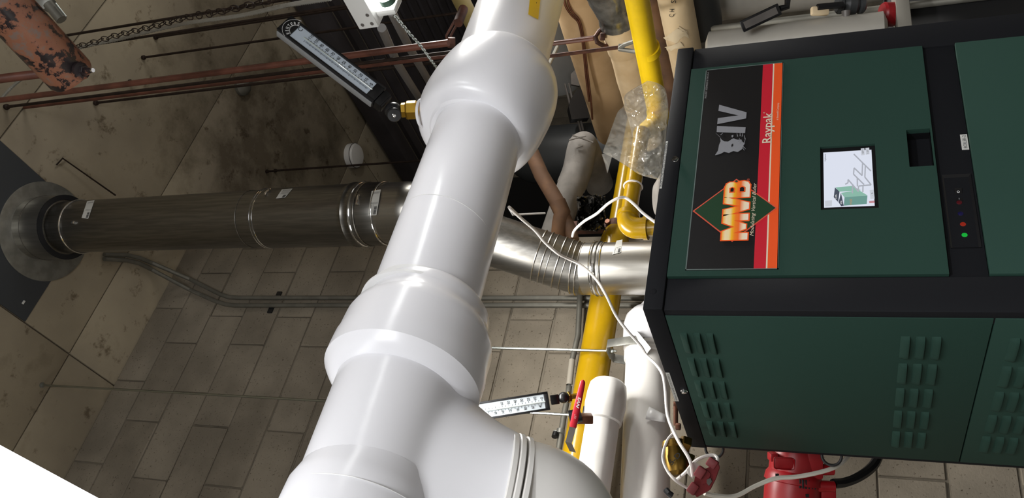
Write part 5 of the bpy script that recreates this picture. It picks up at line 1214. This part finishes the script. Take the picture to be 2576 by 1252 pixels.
cable('black_hose', [(2096, 1216, 2.06), (2120, 1214, 2.08), (2150, 1204, 2.1), (2180, 1186, 2.12), (2200, 1166, 2.14), (2212, 1140, 2.16)], .0125, M_rubber, 'thick black flexible conduit curving from the motor behind the cabinet')
o = MB().tube([at(1676, 1232, 2.0), at(1682, 1240, 1.99), at(1690, 1246, 1.99)], .008, 8).build('pipe_clip', M_blacks); tag(o, 'small dark clip at the lower edge of the white pipe', 'clip')
o = thing('small_bolt', at(1698, 1076, 2.05), 'rusty bolt sticking out between the white pipe and boiler lid', 'bolt'); hexprof(at(1700, 1072, 2.05), -UZ, .009, .012, MB()).build('nut', M_copper, o); MB().lathe(at(1700, 1010, 2.07), DN, [(0, .006), (.06, .006)], 10).build('shank', M_copper, o)
# ================================================================== clear plastic hanging over the gas pipes
bp_ = [[(1628, 203, 2.2), (1642, 205, 2.2), (1660, 212, 2.2), (1674, 226, 2.2), (1681, 262, 2.18)],
       [(1575, 236, 2.3), (1606, 232, 2.22), (1640, 240, 2.16), (1668, 258, 2.16), (1681, 284, 2.15)],
       [(1570, 264, 2.32), (1600, 266, 2.22), (1632, 272, 2.14), (1660, 292, 2.14), (1678, 312, 2.13)],
       [(1554, 282, 2.34), (1584, 296, 2.2), (1618, 310, 2.14), (1648, 326, 2.12), (1676, 336, 2.12)],
       [(1540, 318, 2.34), (1570, 326, 2.22), (1606, 338, 2.13), (1640, 352, 2.12), (1673, 362, 2.1)],
       [(1528, 352, 2.34), (1556, 358, 2.24), (1594, 366, 2.14), (1632, 382, 2.12), (1669, 392, 2.1)],
       [(1520, 372, 2.34), (1546, 384, 2.26), (1584, 398, 2.16), (1624, 410, 2.13), (1666, 420, 2.1)],
       [(1517, 384, 2.34), (1548, 400, 2.28), (1580, 420, 2.18), (1612, 440, 2.14), (1660, 453, 2.1)]]
def cat2(g, k):
    G = [catmull([V(p) for p in r], k) for r in g]; n = len(G[0])
    cols = [catmull([G[i][j] for i in range(len(G))], k) for j in range(n)]
    return [[cols[j][i] for j in range(n)] for i in range(len(cols[0]))]
gp = cat2(bp_, 14); mb = MB(); rows = []
for i, r in enumerate(gp):
    rr_ = []
    for j, p in enumerate(r):
        q = V((p.x * .02, p.y * .02, 0)); f = abs(noise.noise(q * 1.1)) * .05 + abs(noise.noise(q * 2.6 + V((4, 4, 0)))) * .022 + abs(noise.noise(q * 6 + V((1, 7, 0)))) * .005
        e = min(1, min(i, len(gp) - 1 - i, j, len(r) - 1 - j) / 2)
        rr_.append(at(p.x, p.y, p.z - f * e))
    rows.append(rr_)
mb.rings(rows, False, False, close=False)
o = mb.build('plastic_sheet', M_poly, None, angle=45); tag(o, 'crumpled clear plastic sheet draped over the yellow gas pipes beside the boiler', 'plastic sheet')
# crumpled silver foil tape at its lower left end
mb = MB(); mb.prism([at(x, y, 2.36) for x, y in ((1514, 388), (1535, 384), (1540, 392), (1528, 436), (1522, 412))], FW * .01); o = mb.build('foil_tape', M_chrome); tag(o, 'bright crumpled foil tape on the yellow pipe under the plastic', 'tape')
# dark film wrapped valve in the gap left of the yellow main
gp = [[at(1452 + j * 2.6 + 5 * noise.noise(V((i * .2, j * .2, 7))), 492 + i * 3.2 + 7 * noise.noise(V((i * .2, j * .2, 3))), 3.2 - .10 * abs(noise.noise(V((i * .19, j * .21, 2)))) - .03 * abs(noise.noise(V((i * .5, j * .5, 9))))) for j in range(28)] for i in range(28)]
mb = MB(); mb.rings(gp, False, False, close=False); o = mb.build('dark_film', mat('dark_film', '2c2b29', .18, bump=.3, bscale=20), None, angle=50); tag(o, 'dark crumpled film bunched left of the yellow gas main', 'plastic sheet'); o.modifiers.new('s', 'SOLIDIFY').thickness = .001
o = thing('round_drum', at(1655, 500, 2.35), 'pale rounded jacket end showing above the boiler corner', 'tank'); P = at(1668, 500, 2.62); MB().lathe(P - UZ * .3, UZ, [(0, .10), (.26, .10), (.30, .085), (.325, .05), (.33, .01)], 32).build('shell', M_canvas_g, o)
